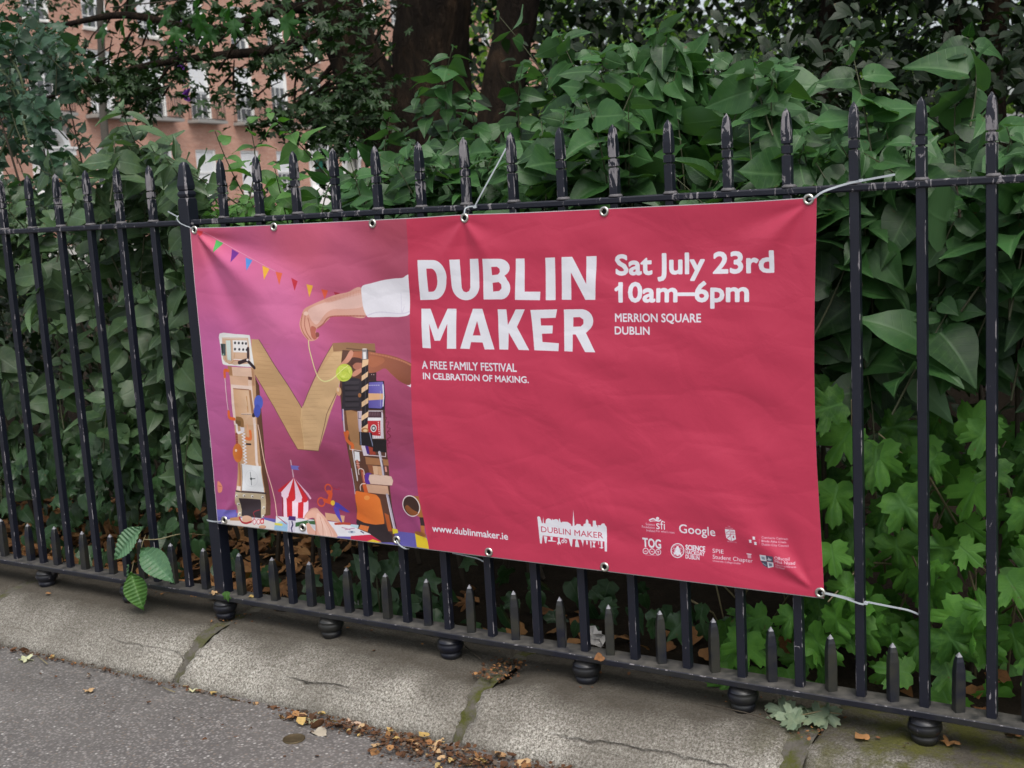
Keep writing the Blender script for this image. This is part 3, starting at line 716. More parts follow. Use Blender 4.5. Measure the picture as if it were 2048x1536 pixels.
line(T3, [(290, 0), (300, 105), (350, 100)], 26, (242, 232, 232), sm=True); poly(T3, [(335, 30), (395, 35), (398, 100), (350, 110)], (235, 226, 228))
line(T3, [(480, 90), (485, 190), (420, 185)], 34, (232, 120, 60), sm=True); line(T3, [(440, 0), (450, 160)], 22, (228, 170, 130))
line(T3, [(425, 268), (488, 270)], 18, (40, 30, 32))
line(T3, [(545, 0), (580, 510), (592, 570)], 34, (240, 222, 214)); line(T3, [(592, 0), (700, 560), (865, 1340)], 11, (240, 200, 180))
line(T3, [(285, 130), (290, 260)], 30, (140, 60, 52)); 
for k in range(5): line(T3, [(275, 145+k*24), (300, 148+k*24)], 4, (210, 130, 110))
z = []
for k in range(21): z.append((375+k*1.6+(28 if k % 2 else -18), 105+k*22))
line(T3, z, 11, (240, 236, 240))
ell(T3, 295, 395, 70, 135, (226, 132, 56), col2=(204, 104, 40)); ell(T3, 272, 360, 16, 20, (245, 210, 190))
line(T3, [(305, 535), (330, 860)], 26, (190, 130, 84)); line(T3, [(320, 540), (345, 860)], 5, (110, 60, 40)); poly(T3, [(290, 850), (350, 860), (350, 915), (290, 905)], (235, 215, 205))
poly(T3, [(345, 545), (640, 572), (662, 950), (368, 918)], (236, 238, 240)); line(T3, [(350, 560), (372, 918), (664, 950)], 5, (60, 40, 50))
ring(T3, 498, 745, 95, 115, 3, (205, 208, 214)); ell(T3, 498, 750, 15, 18, (60, 66, 70)); line(T3, [(486, 655), (498, 750), (500, 838)], 6, (60, 66, 70)); line(T3, [(498, 750), (555, 748)], 7, (60, 66, 70))
poly(T3, [(275, 910), (370, 925), (670, 955), (685, 940), (690, 970), (640, 975), (280, 935)], (44, 34, 42))
poly(T3, [(275, 930), (670, 970), (690, 1240), (640, 1300), (340, 1280), (305, 1280)], (198, 180, 150)); poly(T3, [(332, 1018), (606, 1048), (634, 1300), (358, 1270)], (52, 40, 46))
for x, y in ((302, 985), (400, 985), (500, 1000), (635, 1015), (316, 1105), (328, 1240), (655, 1160), (660, 1275)): ell(T3, x, y, 17, 20, (232, 228, 222)); ell(T3, x+5, y+6, 9, 10, (96, 80, 66))
# table clutter, left
poly(T3, [(85, 1330), (380, 1290), (620, 1300), (860, 1370), (908, 1420), (908, 1490), (85, 1390)], (226, 220, 216))
poly(T3, [(205, 1295), (340, 1280), (350, 1335), (210, 1330)], (196, 140, 96)); blob(T3, [(375, 1280), (440, 1265), (500, 1290), (505, 1340), (440, 1375), (390, 1360)], (222, 176, 150))
line(T3, [(335, 1290), (370, 1350), (430, 1370), (500, 1350)], 18, (176, 40, 52), sm=True); line(T3, [(600, 1190), (540, 1210), (520, 1240), (545, 1290), (500, 1350)], 5, (190, 30, 50), sm=True)
for x in (545, 600): blob(T3, [(x-22, 1320), (x+22, 1315), (x+20, 1385), (x-15, 1380)], (245, 228, 230)); ring(T3, x, 1350, 22, 34, 5, (200, 40, 55))
poly(T3, [(625, 1310), (678, 1305), (675, 1375), (632, 1380)], (214, 44, 58)); ell(T3, 652, 1345, 14, 22, (250, 220, 220)); ell(T3, 660, 1422, 50, 24, (196, 140, 112)); ell(T3, 660, 1416, 38, 16, (220, 170, 140))
blob(T3, [(28, 790), (60, 800), (92, 860), (85, 930), (45, 945), (30, 900)], (226, 140, 110)); line(T3, [(40, 850), (80, 858)], 5, (150, 60, 50))
# hand with yarn, upper arm
TH = Fr(600, 540, 6.4)
blob(TH, [(780, 232), (600, 285), (440, 320), (300, 375), (150, 445), (60, 500), (25, 600), (12, 690), (45, 790), (120, 885), (165, 905), (220, 890), (255, 850), (250, 800), (215, 790), (230, 740), (300, 700), (380, 620), (410, 590), (600, 590), (840, 590)], (224, 164, 142), col2=(228, 176, 160))
blob(TH, [(120, 500), (300, 420), (420, 400), (600, 340), (770, 300), (800, 460), (600, 500), (430, 500), (330, 560), (230, 690), (170, 660), (130, 590)], (240, 200, 190), alpha=.75)
for q in ([(40, 560), (30, 690), (70, 800), (130, 880)], [(75, 580), (75, 700), (110, 800), (165, 880)], [(110, 610), (140, 720), (165, 820), (200, 880)]): line(TH, q, 9, (170, 92, 72), sm=True, alpha=.75)
blob(TH, [(155, 720), (215, 740), (210, 800), (240, 850), (210, 885), (165, 840)], (186, 104, 84)); blob(TH, [(215, 800), (250, 800), (258, 845), (225, 855)], (140, 74, 66))
line(TH, [(235, 740), (300, 690), (385, 600), (600, 588), (830, 590)], 14, (170, 90, 74), sm=True, alpha=.6); ell(TH, 85, 555, 30, 26, (246, 212, 196), alpha=.8)
for k in range(14): blob(TH, [(160+k*44, 470-k*14), (230+k*44, 440-k*12), (270+k*42, 500-k*6), (190+k*42, 540-k*4)], (246, 212, 200), alpha=.10)
for k in range(10): line(TH, [(300+k*4, 380-k*0+k*5), (600, 300+k*6), (790, 245+k*7)], 9, (196, 120, 100), sm=True, alpha=.10)
blob(TH, [(785, 210), (900, 170), (1050, 130), (1200, 108), (1300, 100), (1350, 70), (1390, 75), (1400, 300), (1405, 545), (1280, 600), (1100, 602), (900, 605), (850, 590), (800, 480), (780, 330)], (240, 238, 246))
line(TH, [(850, 585), (1000, 540), (1280, 560), (1400, 530)], 10, (214, 206, 226), sm=True, alpha=.6); line(TH, [(1270, 300), (1290, 540), (1320, 470)], 8, (216, 210, 228), sm=True, alpha=.6)
line(TH, [(135, 900), (145, 1000), (180, 1130), (225, 1280), (270, 1370), (340, 1415), (420, 1400), (480, 1360), (530, 1310)], 11, (236, 232, 160), sm=True)
# right column
poly(T5, [(855, 190), (1060, 205), (1078, 380), (1135, 570), (1150, 900), (1180, 1340), (1180, 1425), (940, 1390), (930, 1100), (870, 700), (850, 480)], (96, 60, 46))
poly(T5, [(880, 560), (985, 590), (1000, 830), (930, 830), (890, 700)], (176, 130, 88)); poly(T5, [(862, 560), (885, 560), (945, 1080), (930, 1090)], (112, 74, 50))
T7 = Fr(660, 680, 7.68)
poly(T7, [(740, 490), (745, 620), (620, 610), (625, 490)], (60, 34, 38)); ell(T7, 672, 520, 6, 8, (220, 190, 190)); ell(T7, 704, 523, 6, 8, (220, 190, 190))
poly(T7, [(635, 618), (860, 622), (885, 860), (875, 1060), (625, 1050)], (38, 30, 46)); poly(T7, [(638, 640), (840, 630), (862, 700), (868, 860), (855, 1000), (820, 1040), (632, 1030)], (96, 86, 170), col2=(126, 118, 196))
for k in range(6): ell(T7, 640+k*29, 684, 7, 8, (225, 225, 240))
poly(T7, [(632, 805), (850, 810), (858, 900), (632, 915)], (238, 186, 140)); line(T7, [(845, 680), (862, 860), (850, 1000)], 16, (232, 230, 244)); line(T7, [(810, 770), (812, 1010)], 5, (200, 200, 230))
poly(T7, smooth([(240, 590), (350, 570), (500, 590), (530, 700), (520, 1050), (400, 1060), (260, 1070), (215, 1050), (235, 800)], n=3), (48, 42, 50))
for y in (620, 700, 790, 870, 960): poly(T7, [(270, y), (490, y-6), (480, y+52), (280, y+50)], (62, 55, 62)); line(T7, [(275, y+62), (480, y+56)], 10, (26, 22, 28))
ell(T7, 176, 775, 42, 70, (232, 178, 128)); ell(T7, 166, 750, 20, 34, (246, 214, 180)); ell(T7, 500, 835, 24, 34, (170, 112, 66))
line(T7, [(185, 650), (185, 710)], 6, (220, 200, 190)); line(T7, [(240, 1060), (262, 1450)], 24, (210, 190, 206)); line(T7, [(226, 1060), (232, 1220)], 12, (80, 50, 150)); line(T7, [(262, 1420), (290, 1536)], 44, (222, 104, 48))
poly(T7, [(462, 1080), (530, 1075), (530, 1400), (490, 1400)], (200, 184, 196)); line(T7, [(480, 1200), (495, 1390)], 6, (150, 130, 150)); line(T7, [(478, 1100), (482, 1190), (520, 1190)], 6, (60, 40, 50)); 
poly(T7, [(620, 1070), (845, 1070), (870, 1500), (640, 1500)], (214, 206, 214)); poly(T7, [(625, 1085), (822, 1088), (826, 1180), (625, 1175)], (74, 44, 56))
for k in range(7): line(T7, [(640+k*24, 1100), (646+k*24, 1145)], 6, (140, 110, 120))
poly(T7, [(620, 1180), (815, 1182), (820, 1222), (620, 1220)], (240, 236, 240)); poly(T7, [(622, 1226), (812, 1228), (822, 1460), (640, 1440)], (190, 40, 48))
ell(T7, 716, 1340, 46, 58, (230, 226, 226)); ell(T7, 716, 1340, 34, 43, (80, 80, 84)); ell(T7, 716, 1340, 17, 22, (220, 220, 220))
for k in range(7): ell(T7, 783+k*3, 1250+k*28, 8, 9, (244, 236, 238))
for k in range(4): poly(T7, [(715+k*30, 1455), (738+k*30, 1455), (735+k*30, 1490), (718+k*30, 1488)], (244, 236, 240))
z = [(820, 1085), (870, 1110), (860, 1170), (905, 1180), (885, 1245), (940, 1250), (915, 1325), (965, 1345), (920, 1400), (970, 1465), (930, 1500), (925, 1536)]
line(T7, z, 6, (96, 22, 50), sm=True)
# second hand
blob(TH, [(680, 1045), (800, 1040), (900, 1045), (1000, 1062), (1150, 1090), (1300, 1140), (1455, 1215), (1468, 1300), (1420, 1460), (1300, 1420), (1180, 1320), (1100, 1255), (1000, 1300), (900, 1310), (840, 1290), (740, 1350), (700, 1345), (720, 1290), (800, 1240), (690, 1120)], (186, 112, 80), col2=(132, 72, 52))
blob(TH, [(520, 1220), (600, 1130), (650, 1030), (690, 1040), (690, 1100), (640, 1180), (560, 1225), (505, 1240)], (216, 150, 126)); blob(TH, [(700, 1345), (720, 1290), (800, 1250), (830, 1260), (800, 1310), (740, 1350)], (214, 148, 122))
blob(TH, [(700, 1220), (740, 1180), (800, 1170), (820, 1230), (750, 1270)], (186, 118, 96)); blob(TH, [(900, 1100), (1060, 1120), (1080, 1180), (960, 1240), (900, 1200)], (188, 112, 76), alpha=.55); line(TH, [(900, 1060), (1100, 1100), (1300, 1160), (1440, 1225)], 16, (206, 134, 100), sm=True, alpha=.5)
blob(TH, [(690, 1115), (800, 1130), (820, 1180), (740, 1180), (700, 1210), (670, 1190)], (84, 48, 40))
blob(TH, [(1385, 1470), (1430, 1460), (1470, 1370), (1486, 1500)], (238, 230, 240))
ell(TH, 598, 1305, 104, 112, (202, 216, 82)); 
for k in range(7): ring(TH, 598+k*2, 1300, 95-k*12, 40+k*9, 3, (226, 236, 120), rot=.9); 
for k in range(5): ring(TH, 600, 1320+k*4, 30+k*13, 80-k*8, 3, (170, 190, 56), rot=.3)
line(TH, [(480, 1360), (560, 1280), (640, 1215)], 8, (240, 240, 150))
# the striped tube
poly(T7, [(502, 135), (575, 130), (600, 290), (512, 300)], (150, 144, 146)); poly(T7, [(515, 180), (560, 178), (572, 285), (530, 290)], (238, 236, 236)); ell(T7, 538, 135, 36, 10, (236, 220, 210)); line(T7, [(584, 150), (598, 285)], 12, (52, 44, 48))
poly(T7, [(512, 292), (600, 288), (622, 480), (632, 680), (622, 1290), (540, 1320), (525, 900), (525, 620)], (34, 26, 32))
for y, a in ((290, 92), (470, 60), (655, 60), (870, 60), (1080, 60), (1270, 50)):
    xl = 518+max(0, min(10, (y-290)*.03)); xr = 608+min(22, max(0, (y-290)*.05)); poly(T7, [(xl, y+70 if y > 300 else y+8), (xr, y), (xr, y+82), (xl, y+150 if y > 300 else y+130)], (238, 198, 156))
line(T7, [(575, 400), (590, 640), (582, 1000), (578, 1260)], 5, (150, 150, 160), alpha=.6)
ell(T7, 585, 1370, 58, 36, (180, 120, 70)); ell(T7, 590, 1375, 34, 22, (240, 204, 156))
T8 = Fr(660, 860, 6.68)
poly(T8, [(430, 10), (600, 25), (612, 190), (600, 230), (420, 190)], (32, 26, 32)); line(T8, [(448, 20), (440, 185)], 10, (150, 160, 190)); line(T8, [(570, 20), (602, 200)], 12, (140, 150, 180))
poly(T8, [(440, 195), (510, 200), (540, 320), (470, 335)], (226, 214, 226)); poly(T8, [(495, 200), (540, 205), (560, 310), (520, 310)], (72, 36, 130)); poly(T8, [(540, 205), (620, 230), (640, 320), (555, 320)], (170, 68, 50)); line(T8, [(475, 328), (600, 330), (770, 345), (772, 290)], 8, (240, 226, 236))
poly(T8, [(610, 108), (790, 116), (778, 290), (600, 275)], (30, 24, 28)); line(T8, [(838, 0), (805, 20), (845, 70), (800, 110), (835, 155), (800, 170), (810, 230)], 5, (120, 20, 46), sm=True)
line(T8, [(265, 20), (245, 110), (280, 160), (320, 190), (320, 250)], 40, (224, 110, 52), sm=True); line(T8, [(322, 255), (372, 670)], 18, (220, 210, 214)); line(T8, [(285, 200), (285, 250), (445, 270)], 6, (240, 230, 236))
line(T8, [(385, 660), (370, 800)], 12, (110, 62, 44))
poly(T8, [(345, 275), (412, 285), (420, 410), (350, 400)], (236, 236, 240)); line(T8, [(380, 410), (395, 500)], 32, (206, 120, 100)); line(T8, [(365, 440), (410, 440)], 5, (240, 200, 190)); line(T8, [(365, 470), (410, 475)], 5, (240, 200, 190))
line(T8, [(440, 540), (470, 700)], 40, (176, 84, 60)); line(T8, [(395, 590), (390, 530), (420, 508), (460, 530), (472, 590)], 10, (242, 220, 212), sm=True); line(T8, [(452, 560), (468, 680)], 7, (250, 200, 170))
line(T8, [(470, 740), (490, 820)], 52, (216, 96, 44)); line(T8, [(412, 800), (408, 750), (435, 715), (480, 712)], 10, (242, 214, 204), sm=True)
poly(T8, [(490, 350), (800, 385), (805, 468), (500, 450)], (176, 122, 82)); poly(T8, [(515, 455), (600, 465), (600, 580), (545, 570)], (150, 90, 60)); poly(T8, [(585, 470), (650, 472), (660, 590), (600, 585)], (224, 182, 148)); poly(T8, [(650, 475), (705, 480), (720, 600), (662, 592)], (214, 166, 128)); poly(T8, [(748, 480), (772, 480), (780, 552), (755, 550)], (230, 160, 140))
line(T8, [(690, 290), (735, 600)], 34, (200, 192, 206)); line(T8, [(722, 400), (745, 600)], 10, (80, 66, 80)); line(T8, [(680, 290), (712, 470)], 8, (245, 242, 248))
blob(T8, [(475, 600), (510, 565), (570, 575), (545, 600), (550, 710), (485, 700)], (96, 52, 160)); poly(T8, smooth([(540, 590), (690, 598), (840, 612), (850, 730), (700, 722), (552, 712)], n=2), (228, 196, 178))
poly(T8, [(490, 715), (790, 738), (808, 858), (520, 830)], (214, 170, 142)); line(T8, [(540, 715), (850, 735)], 4, (90, 50, 50)); line(T8, [(520, 835), (808, 862)], 5, (80, 40, 40))
blob(T8, [(345, 815), (420, 822), (600, 850), (650, 880), (690, 960), (725, 1255), (600, 1262), (450, 1240), (350, 1200), (355, 1050), (335, 880)], (228, 112, 40), col2=(236, 128, 52)); ell(T8, 500, 900, 40, 30, (250, 190, 110), alpha=.45)
poly(T8, [(345, 1190), (450, 1240), (600, 1265), (740, 1250), (780, 1350), (830, 1400), (830, 1500), (690, 1500), (540, 1390), (370, 1290), (340, 1240)], (48, 36, 40))
poly(T8, [(735, 1100), (790, 1130), (830, 1350), (775, 1350)], (186, 92, 44)); line(T8, [(780, 860), (860, 1310)], 32, (190, 180, 196)); line(T8, [(770, 870), (850, 1310)], 7, (240, 236, 244)); line(T8, [(800, 860), (885, 1300)], 9, (50, 34, 44))
poly(T8, [(832, 1312), (900, 1325), (910, 1375), (838, 1385)], (232, 214, 52)); line(T8, [(292, 510), (335, 850)], 8, (210, 200, 220)); line(T8, [(300, 540), (338, 830)], 3, (60, 60, 100))
# circus tent
T9 = Fr(550, 940, 6.4)
poly(T5, [(508, 895), (516, 895), (526, 1010), (518, 1012)], (214, 170, 190)); poly(T5, [(510, 930), (568, 936), (555, 948), (565, 962), (514, 958)], (120, 116, 200))
poly(T9, [(60, 350), (400, 400), (412, 620), (90, 610)], (250, 222, 236))
for a in ((118, 365, 182, 612), (268, 392, 318, 614)): poly(T9, [(a[0], a[1]), (a[0]+70, a[1]+12), (a[2]+32, a[3]), (a[2]-34, a[3])], (214, 36, 48))
poly(T9, [(60, 350), (76, 352), (100, 610), (84, 606)], (150, 30, 60))
for pts, col in (([(214, 105), (10, 265), (14, 285), (60, 290)], (206, 32, 48)), ([(214, 105), (50, 290), (60, 345), (110, 358), (150, 310)], (246, 214, 232)), ([(214, 105), (135, 350), (150, 400), (200, 400), (228, 350)], (216, 36, 48)),
                 ([(216, 105), (232, 370), (260, 420), (310, 418), (325, 370)], (244, 212, 230)), ([(218, 105), (310, 340), (340, 405), (385, 410), (395, 375)], (214, 34, 48)), ([(218, 105), (360, 300), (425, 385), (442, 370), (400, 310)], (240, 190, 214))): poly(T9, smooth(pts, n=3) if False else pts, col)
for x, y, r, col in ((100, 330, 46, (246, 214, 232)), (182, 376, 46, (216, 36, 48)), (280, 390, 45, (244, 212, 230)), (352, 388, 40, (214, 34, 48))): ell(T9, x, y, r, 34, col)
# table clutter, middle
poly(T9, [(0, 590), (280, 620), (500, 640), (900, 680), (1230, 830), (1220, 860), (400, 840), (0, 790)], (232, 232, 240))
poly(T9, [(620, 550), (880, 590), (872, 680), (640, 640)], (214, 164, 132)); blob(T9, [(0, 700), (90, 650), (160, 690), (155, 790), (0, 780)], (170, 206, 232))
for k in range(6): line(T9, [(-10, 700+k*14), (150, 680+k*18)], 4, (130, 180, 220))
line(T9, [(0, 690), (80, 700)], 22, (226, 220, 90)); line(T9, [(20, 600), (140, 690)], 8, (190, 60, 80)); line(T9, [(260, 700), (520, 650)], 40, (60, 104, 60))
poly(T9, [(160, 600), (262, 606), (250, 805), (155, 800)], (222, 216, 232)); poly(T9, [(165, 590), (255, 596), (258, 650), (162, 640)], (74, 38, 112)); line(T9, [(210, 660), (222, 700), (205, 745), (215, 790)], 15, (60, 50, 100)); line(T9, [(178, 660), (175, 790)], 3, (120, 110, 150))
poly(T9, [(750, 700), (900, 690), (1225, 820), (1215, 860), (960, 840), (760, 830)], (238, 236, 242)); line(T9, [(845, 735), (955, 765)], 6, (190, 110, 150)); line(T9, [(890, 765), (1010, 745)], 6, (190, 130, 170)); ell(T9, 975, 795, 50, 18, (196, 204, 220)); ell(T9, 975, 793, 18, 8, (60, 80, 120)); line(T9, [(1095, 785), (1130, 805)], 12, (90, 90, 120))
poly(T9, [(965, 845), (1220, 825), (1360, 915), (1170, 915), (965, 885)], (214, 44, 80)); poly(T9, [(1170, 912), (1250, 885), (1365, 925), (1290, 930)], (240, 208, 60))
poly(T9, [(960, 695), (1062, 705), (1055, 745), (965, 725)], (196, 226, 236)); poly(T9, [(1085, 700), (1200, 722), (1180, 790), (1065, 750)], (222, 122, 62)); line(T9, [(760, 690), (860, 685), (950, 690)], 22, (190, 70, 50))
# scissors
line(T9, [(680, 380), (700, 300), (670, 290)], 44, (222, 84, 44), sm=True); ring(T9, 672, 240, 44, 54, 14, (222, 84, 44), rot=-.3); ring(T9, 572, 415, 46, 54, 14, (222, 84, 44), rot=-.2); line(T9, [(620, 395), (700, 420)], 42, (222, 84, 44))
line(T9, [(715, 215), (760, 245), (810, 250), (805, 220)], 6, (170, 30, 60), sm=True)
poly(T9, [(745, 410), (800, 425), (950, 545), (900, 545), (800, 500), (745, 480)], (78, 62, 176)); poly(T9, [(725, 480), (800, 500), (815, 570), (850, 670), (835, 672), (760, 570)], (84, 66, 180)); ell(T9, 724, 425, 28, 34, (240, 196, 60))
# the hand on the table
blob(T9, [(400, 545), (440, 500), (510, 492), (555, 540), (620, 600), (690, 690), (760, 780), (785, 860), (600, 850), (430, 825), (400, 720), (392, 690), (430, 680), (480, 750), (520, 780), (510, 700), (490, 620), (440, 620), (400, 640), (362, 610)], (232, 178, 158))
blob(T9, [(520, 560), (600, 620), (680, 720), (740, 850), (600, 845), (540, 760)], (244, 206, 190), alpha=.7); line(T9, [(560, 600), (600, 720), (610, 840)], 6, (206, 140, 122), sm=True); line(T9, [(490, 620), (515, 700), (518, 830)], 9, (190, 112, 90), sm=True)
poly(T9, [(408, 655), (440, 632), (490, 640), (508, 690), (512, 765), (480, 745), (450, 700), (425, 678)], (206, 208, 216)); poly(T9, [(415, 655), (500, 650), (508, 700), (440, 690)], (60, 100, 60))
line(T9, [(372, 590), (400, 545), (450, 505), (510, 500)], 8, (206, 140, 122), sm=True, alpha=.7); ell(T9, 388, 625, 20, 14, (248, 214, 200)); line(T9, [(620, 640), (690, 760), (720, 850)], 7, (214, 150, 134), sm=True, alpha=.8); line(T9, [(580, 640), (640, 760), (660, 850)], 10, (250, 218, 204), sm=True, alpha=.5)
# cardboard tube and pot, right of the picture
poly(T9, [(1780, 320), (1880, 330), (1895, 480), (1920, 800), (1945, 860), (1880, 850), (1860, 600), (1800, 560)], (176, 110, 54)); poly(T9, [(1855, 600), (1910, 605), (1920, 710), (1872, 706)], (52, 34, 36))
ell(T9, 1757, 452, 108, 142, (240, 226, 226), rot=-.28); ell(T9, 1757, 452, 96, 128, (64, 40, 34), rot=-.28); blob(T9, [(1680, 480), (1730, 560), (1800, 575), (1840, 540), (1780, 500), (1710, 440)], (146, 84, 44))
poly(T9, [(1790, 800), (1860, 840), (1940, 865), (1985, 1010), (1815, 985)], (236, 206, 48)); ell(T9, 1862, 812, 76, 26, (150, 92, 44), rot=.25)
# crimson field
bd = [(812, 425), (812, 434), (814, 500), (817, 600), (821, 700), (826, 800), (832, 900), (838, 980), (846, 1030), (858, 1097), (860, 1112)]
polyI([im(*p) for p in bd]+[(IW+5, IH+5), (IW+5, -5)], c8(200, 56, 87))
WH = (238, 238, 246)
def letter(F, outer, holes=()):
    """one big letter, its counters knocked out of the crimson"""
    poly(F, outer, WH, ss=3)
    for h in holes: poly(F, h, (200, 56, 87), ss=3)
TL = Fr(800, 480, 2.6256)
def arcpts(cx, cy, rx, ry, a0, a1, n=10): return [(cx+rx*math.cos(math.radians(a)), cy+ry*math.sin(math.radians(a))) for a in np.linspace(a0, a1, n)]
letter(TL, [(88, 104)]+[(150, 104)]+arcpts(172, 195, 72, 91, -90, 0)+arcpts(176, 212, 66, 102, 0, 90)+[(101, 316)], [[(137, 150)]+arcpts(162, 195, 32, 46, -90, 0, 6)+arcpts(165, 215, 30, 57, 0, 90, 6)+[(146, 272)]])
letter(TL, [(260, 103), (310, 102), (320, 245)]+arcpts(344, 245, 24, 28, 180, 0, 8)[::1][::1][0:0]+[(322, 255), (330, 270), (345, 275), (360, 268), (366, 250), (361, 100), (410, 98), (416, 240)]+arcpts(343, 240, 74, 77, 5, 170, 14)+[(268, 240)])
letter(TL, [(433, 98), (520, 97)]+arcpts(525, 145, 54, 48, -80, 60, 8)+[(560, 195)]+arcpts(535, 253, 50, 58, -50, 85, 9)+[(440, 312)], [[(482, 141), (512, 139), (526, 150), (528, 166), (518, 180), (486, 184)], [(489, 224), (522, 220), (536, 232), (538, 252), (526, 266), (492, 270)]])
letter(TL, [(610, 96), (656, 95), (660, 270), (742, 270), (740, 315), (610, 313)])
letter(TL, [(766, 91), (817, 89), (820, 315), (770, 315)])
letter(TL, [(851, 87), (906, 86), (980, 230), (978, 84), (1031, 82), (1028, 314), (975, 314), (900, 170), (902, 314), (852, 313)])
letter(TL, [(107, 361), (156, 361), (200, 470), (246, 361), (293, 361), (299, 570), (250, 570), (248, 440), (213, 528), (184, 528), (152, 440), (166, 568), (120, 566)])
letter(TL, [(380, 361), (432, 361), (502, 573), (450, 573), (438, 537), (377, 535), (370, 571), (320, 569)], [[(406, 425), (427, 500), (385, 500)]])
letter(TL, [(515, 363), (562, 363), (570, 445), (612, 363), (661, 363), (618, 455), (686, 577), (630, 575), (576, 485), (575, 574), (527, 573)])
letter(TL, [(690, 366), (828, 363), (820, 408), (742, 410), (745, 448), (806, 448), (804, 490), (750, 491), (753, 534), (838, 541), (836, 583), (712, 577)])
letter(TL, [(862, 364), (950, 363)]+arcpts(955, 425, 62, 62, -85, 55, 9)+[(978, 488), (1033, 588), (978, 587), (925, 496), (910, 495), (911, 585), (867, 583)], [[(911, 406), (945, 405), (964, 418), (964, 440), (950, 454), (911, 455)]])
text('Sat July 23rd', 1232, 550, 1549, 543, 511, bold=.044, col=WH); lineI([im(1233, 579), im(1243, 571)], 14, c8(*WH)); text('10am\u20136pm', 1240, 605, 1500, 600, 568, bold=.044, col=WH)
text('MERRION SQUARE', 1232, 644, 1406, 643, 628, bold=.036, col=WH); text('DUBLIN', 1232, 669, 1302, 668, 654, bold=.036, col=WH)
text('A FREE FAMILY FESTIVAL', 845, 738, 1037, 741, 723, bold=.036, col=WH); text('IN CELBRATION OF MAKING.', 848, 757, 1061, 765, 745, bold=.036, col=WH)
text('www.dublinmaker.ie', 866, 1064, 1016, 1077, 1051, bold=.036, col=WH)
# skyline logo
TG = Fr(1020, 1000, 8.533)
poly(TG, [(470, 285), (490, 270), (520, 285), (530, 330), (548, 390), (562, 392), (570, 275), (582, 390), (605, 395), (615, 330), (650, 308), (690, 320), (715, 345), (720, 310), (735, 335), (790, 320), (825, 335), (832, 370), (838, 320), (850, 308), (865, 370), (890, 382), (895, 365), (985, 368), (1045, 408), (1050, 438), (1072, 440), (1088, 150), (1106, 440), (1125, 425), (1145, 402), (1205, 408), (1220, 440), (1250, 445), (1262, 405), (1295, 395), (1298, 350), (1316, 318), (1340, 350), (1342, 395), (1378, 410), (1390, 450), (1412, 450), (1416, 348), (1468, 350), (1470, 420), (1490, 430), (1498, 470), (1505, 425), (1545, 430), (1570, 400), (1610, 398), (1625, 430), (1645, 460), (1656, 878), (1618, 872), (1610, 705), (1560, 700), (1300, 680), (1000, 655), (740, 620), (560, 602), (542, 740), (512, 738)], WH)
textM('DUBLIN MAKER', at_y(1083, 1064, BY)[0], (at_y(1083, 1064, BY)[2]+at_y(1206, 1076, BY)[2])/2, at_y(1206, 1076, BY)[0], .0145*1.0, col=(200, 56, 87), bold=.012)
for pts in ([(575, 610), (640, 620), (620, 735), (600, 730)], [(690, 620), (735, 625), (725, 685), (795, 700), (790, 708), (650, 700), (650, 680), (700, 680)], [(815, 635), (850, 638), (850, 700), (870, 730), (865, 765), (850, 740), (830, 740), (835, 768), (805, 740), (825, 700)],
            [(1005, 650), (1075, 655), (1065, 760), (1058, 798), (1035, 770)], [(1140, 660), (1160, 680), (1180, 760), (1188, 800), (1115, 795), (1120, 700)], [(1215, 670), (1265, 680), (1255, 740), (1250, 800), (1240, 740)], [(1300, 685), (1335, 690), (1330, 755), (1310, 755)],
            [(1365, 690), (1395, 700), (1392, 818), (1380, 815)], [(1405, 695), (1475, 705), (1440, 745), (1460, 805), (1410, 800), (1430, 740)], [(1545, 700), (1580, 705), (1580, 800), (1600, 805), (1570, 828), (1515, 805), (1555, 800)], [(1505, 700), (1520, 702), (1520, 760), (1508, 758)]): poly(TG, pts, WH)
for x in (902, 955): ring(TG, x, 702, 17, 24, 11, WH)
line(TG, [(930, 645), (905, 690)], 10, WH); line(TG, [(920, 645), (955, 690)], 10, WH)
# sponsor marks
TS = Fr(1260, 1020, 5.389)
line(TS, [(210, 110), (250, 95), (300, 120), (330, 110)], 13, WH, sm=True); line(TS, [(215, 125), (250, 118), (300, 120)], 6, WH, sm=True); ell(TS, 297, 92, 18, 17, WH)
def ts(s, x0, y0, x1, y1, cap, **k): text(s, 1260+x0/5.389, 1020+y0/5.389, 1260+x1/5.389, 1020+y1/5.389, 1020+(y0-cap)/5.389, col=WH, **k)
ts('sfi', 283, 207, 378, 210, 92, bold=.008); ts('Science', 170, 165, 268, 170, 25, bold=.004); ts('Foundation', 130, 192, 268, 203, 25, bold=.004); ts('Ireland', 178, 232, 272, 238, 25, bold=.004); ts("For what's next", 284, 238, 480, 255, 25, bold=.004)
ts('Google', 530, 245, 920, 285, 90, bold=.018); ts('TOG', 137, 400, 332, 410, 92, bold=.04)
for x, y in ((165, 442), (235, 448), (302, 453)): ring(TS, x, y, 28, 30, 7, WH)
line(TS, [(152, 448), (178, 452)], 5, WH); line(TS, [(156, 438), (176, 440)], 4, WH); line(TS, [(224, 446), (246, 450)], 6, WH); line(TS, [(302, 442), (302, 468)], 7, WH); line(TS, [(290, 446), (314, 448)], 5, WH); line(TS, [(165, 484), (305, 492)], 2.5, WH)
ring(TS, 511, 437, 69, 74, 9, WH); poly(TS, smooth([(512, 385), (530, 410), (540, 450), (556, 490), (530, 480), (512, 496), (492, 478), (468, 480), (484, 445), (494, 410)], n=3), WH)
for a in (0, 1.05, 2.1): ring(TS, 511, 437, 62, 28, 3, WH, rot=a)
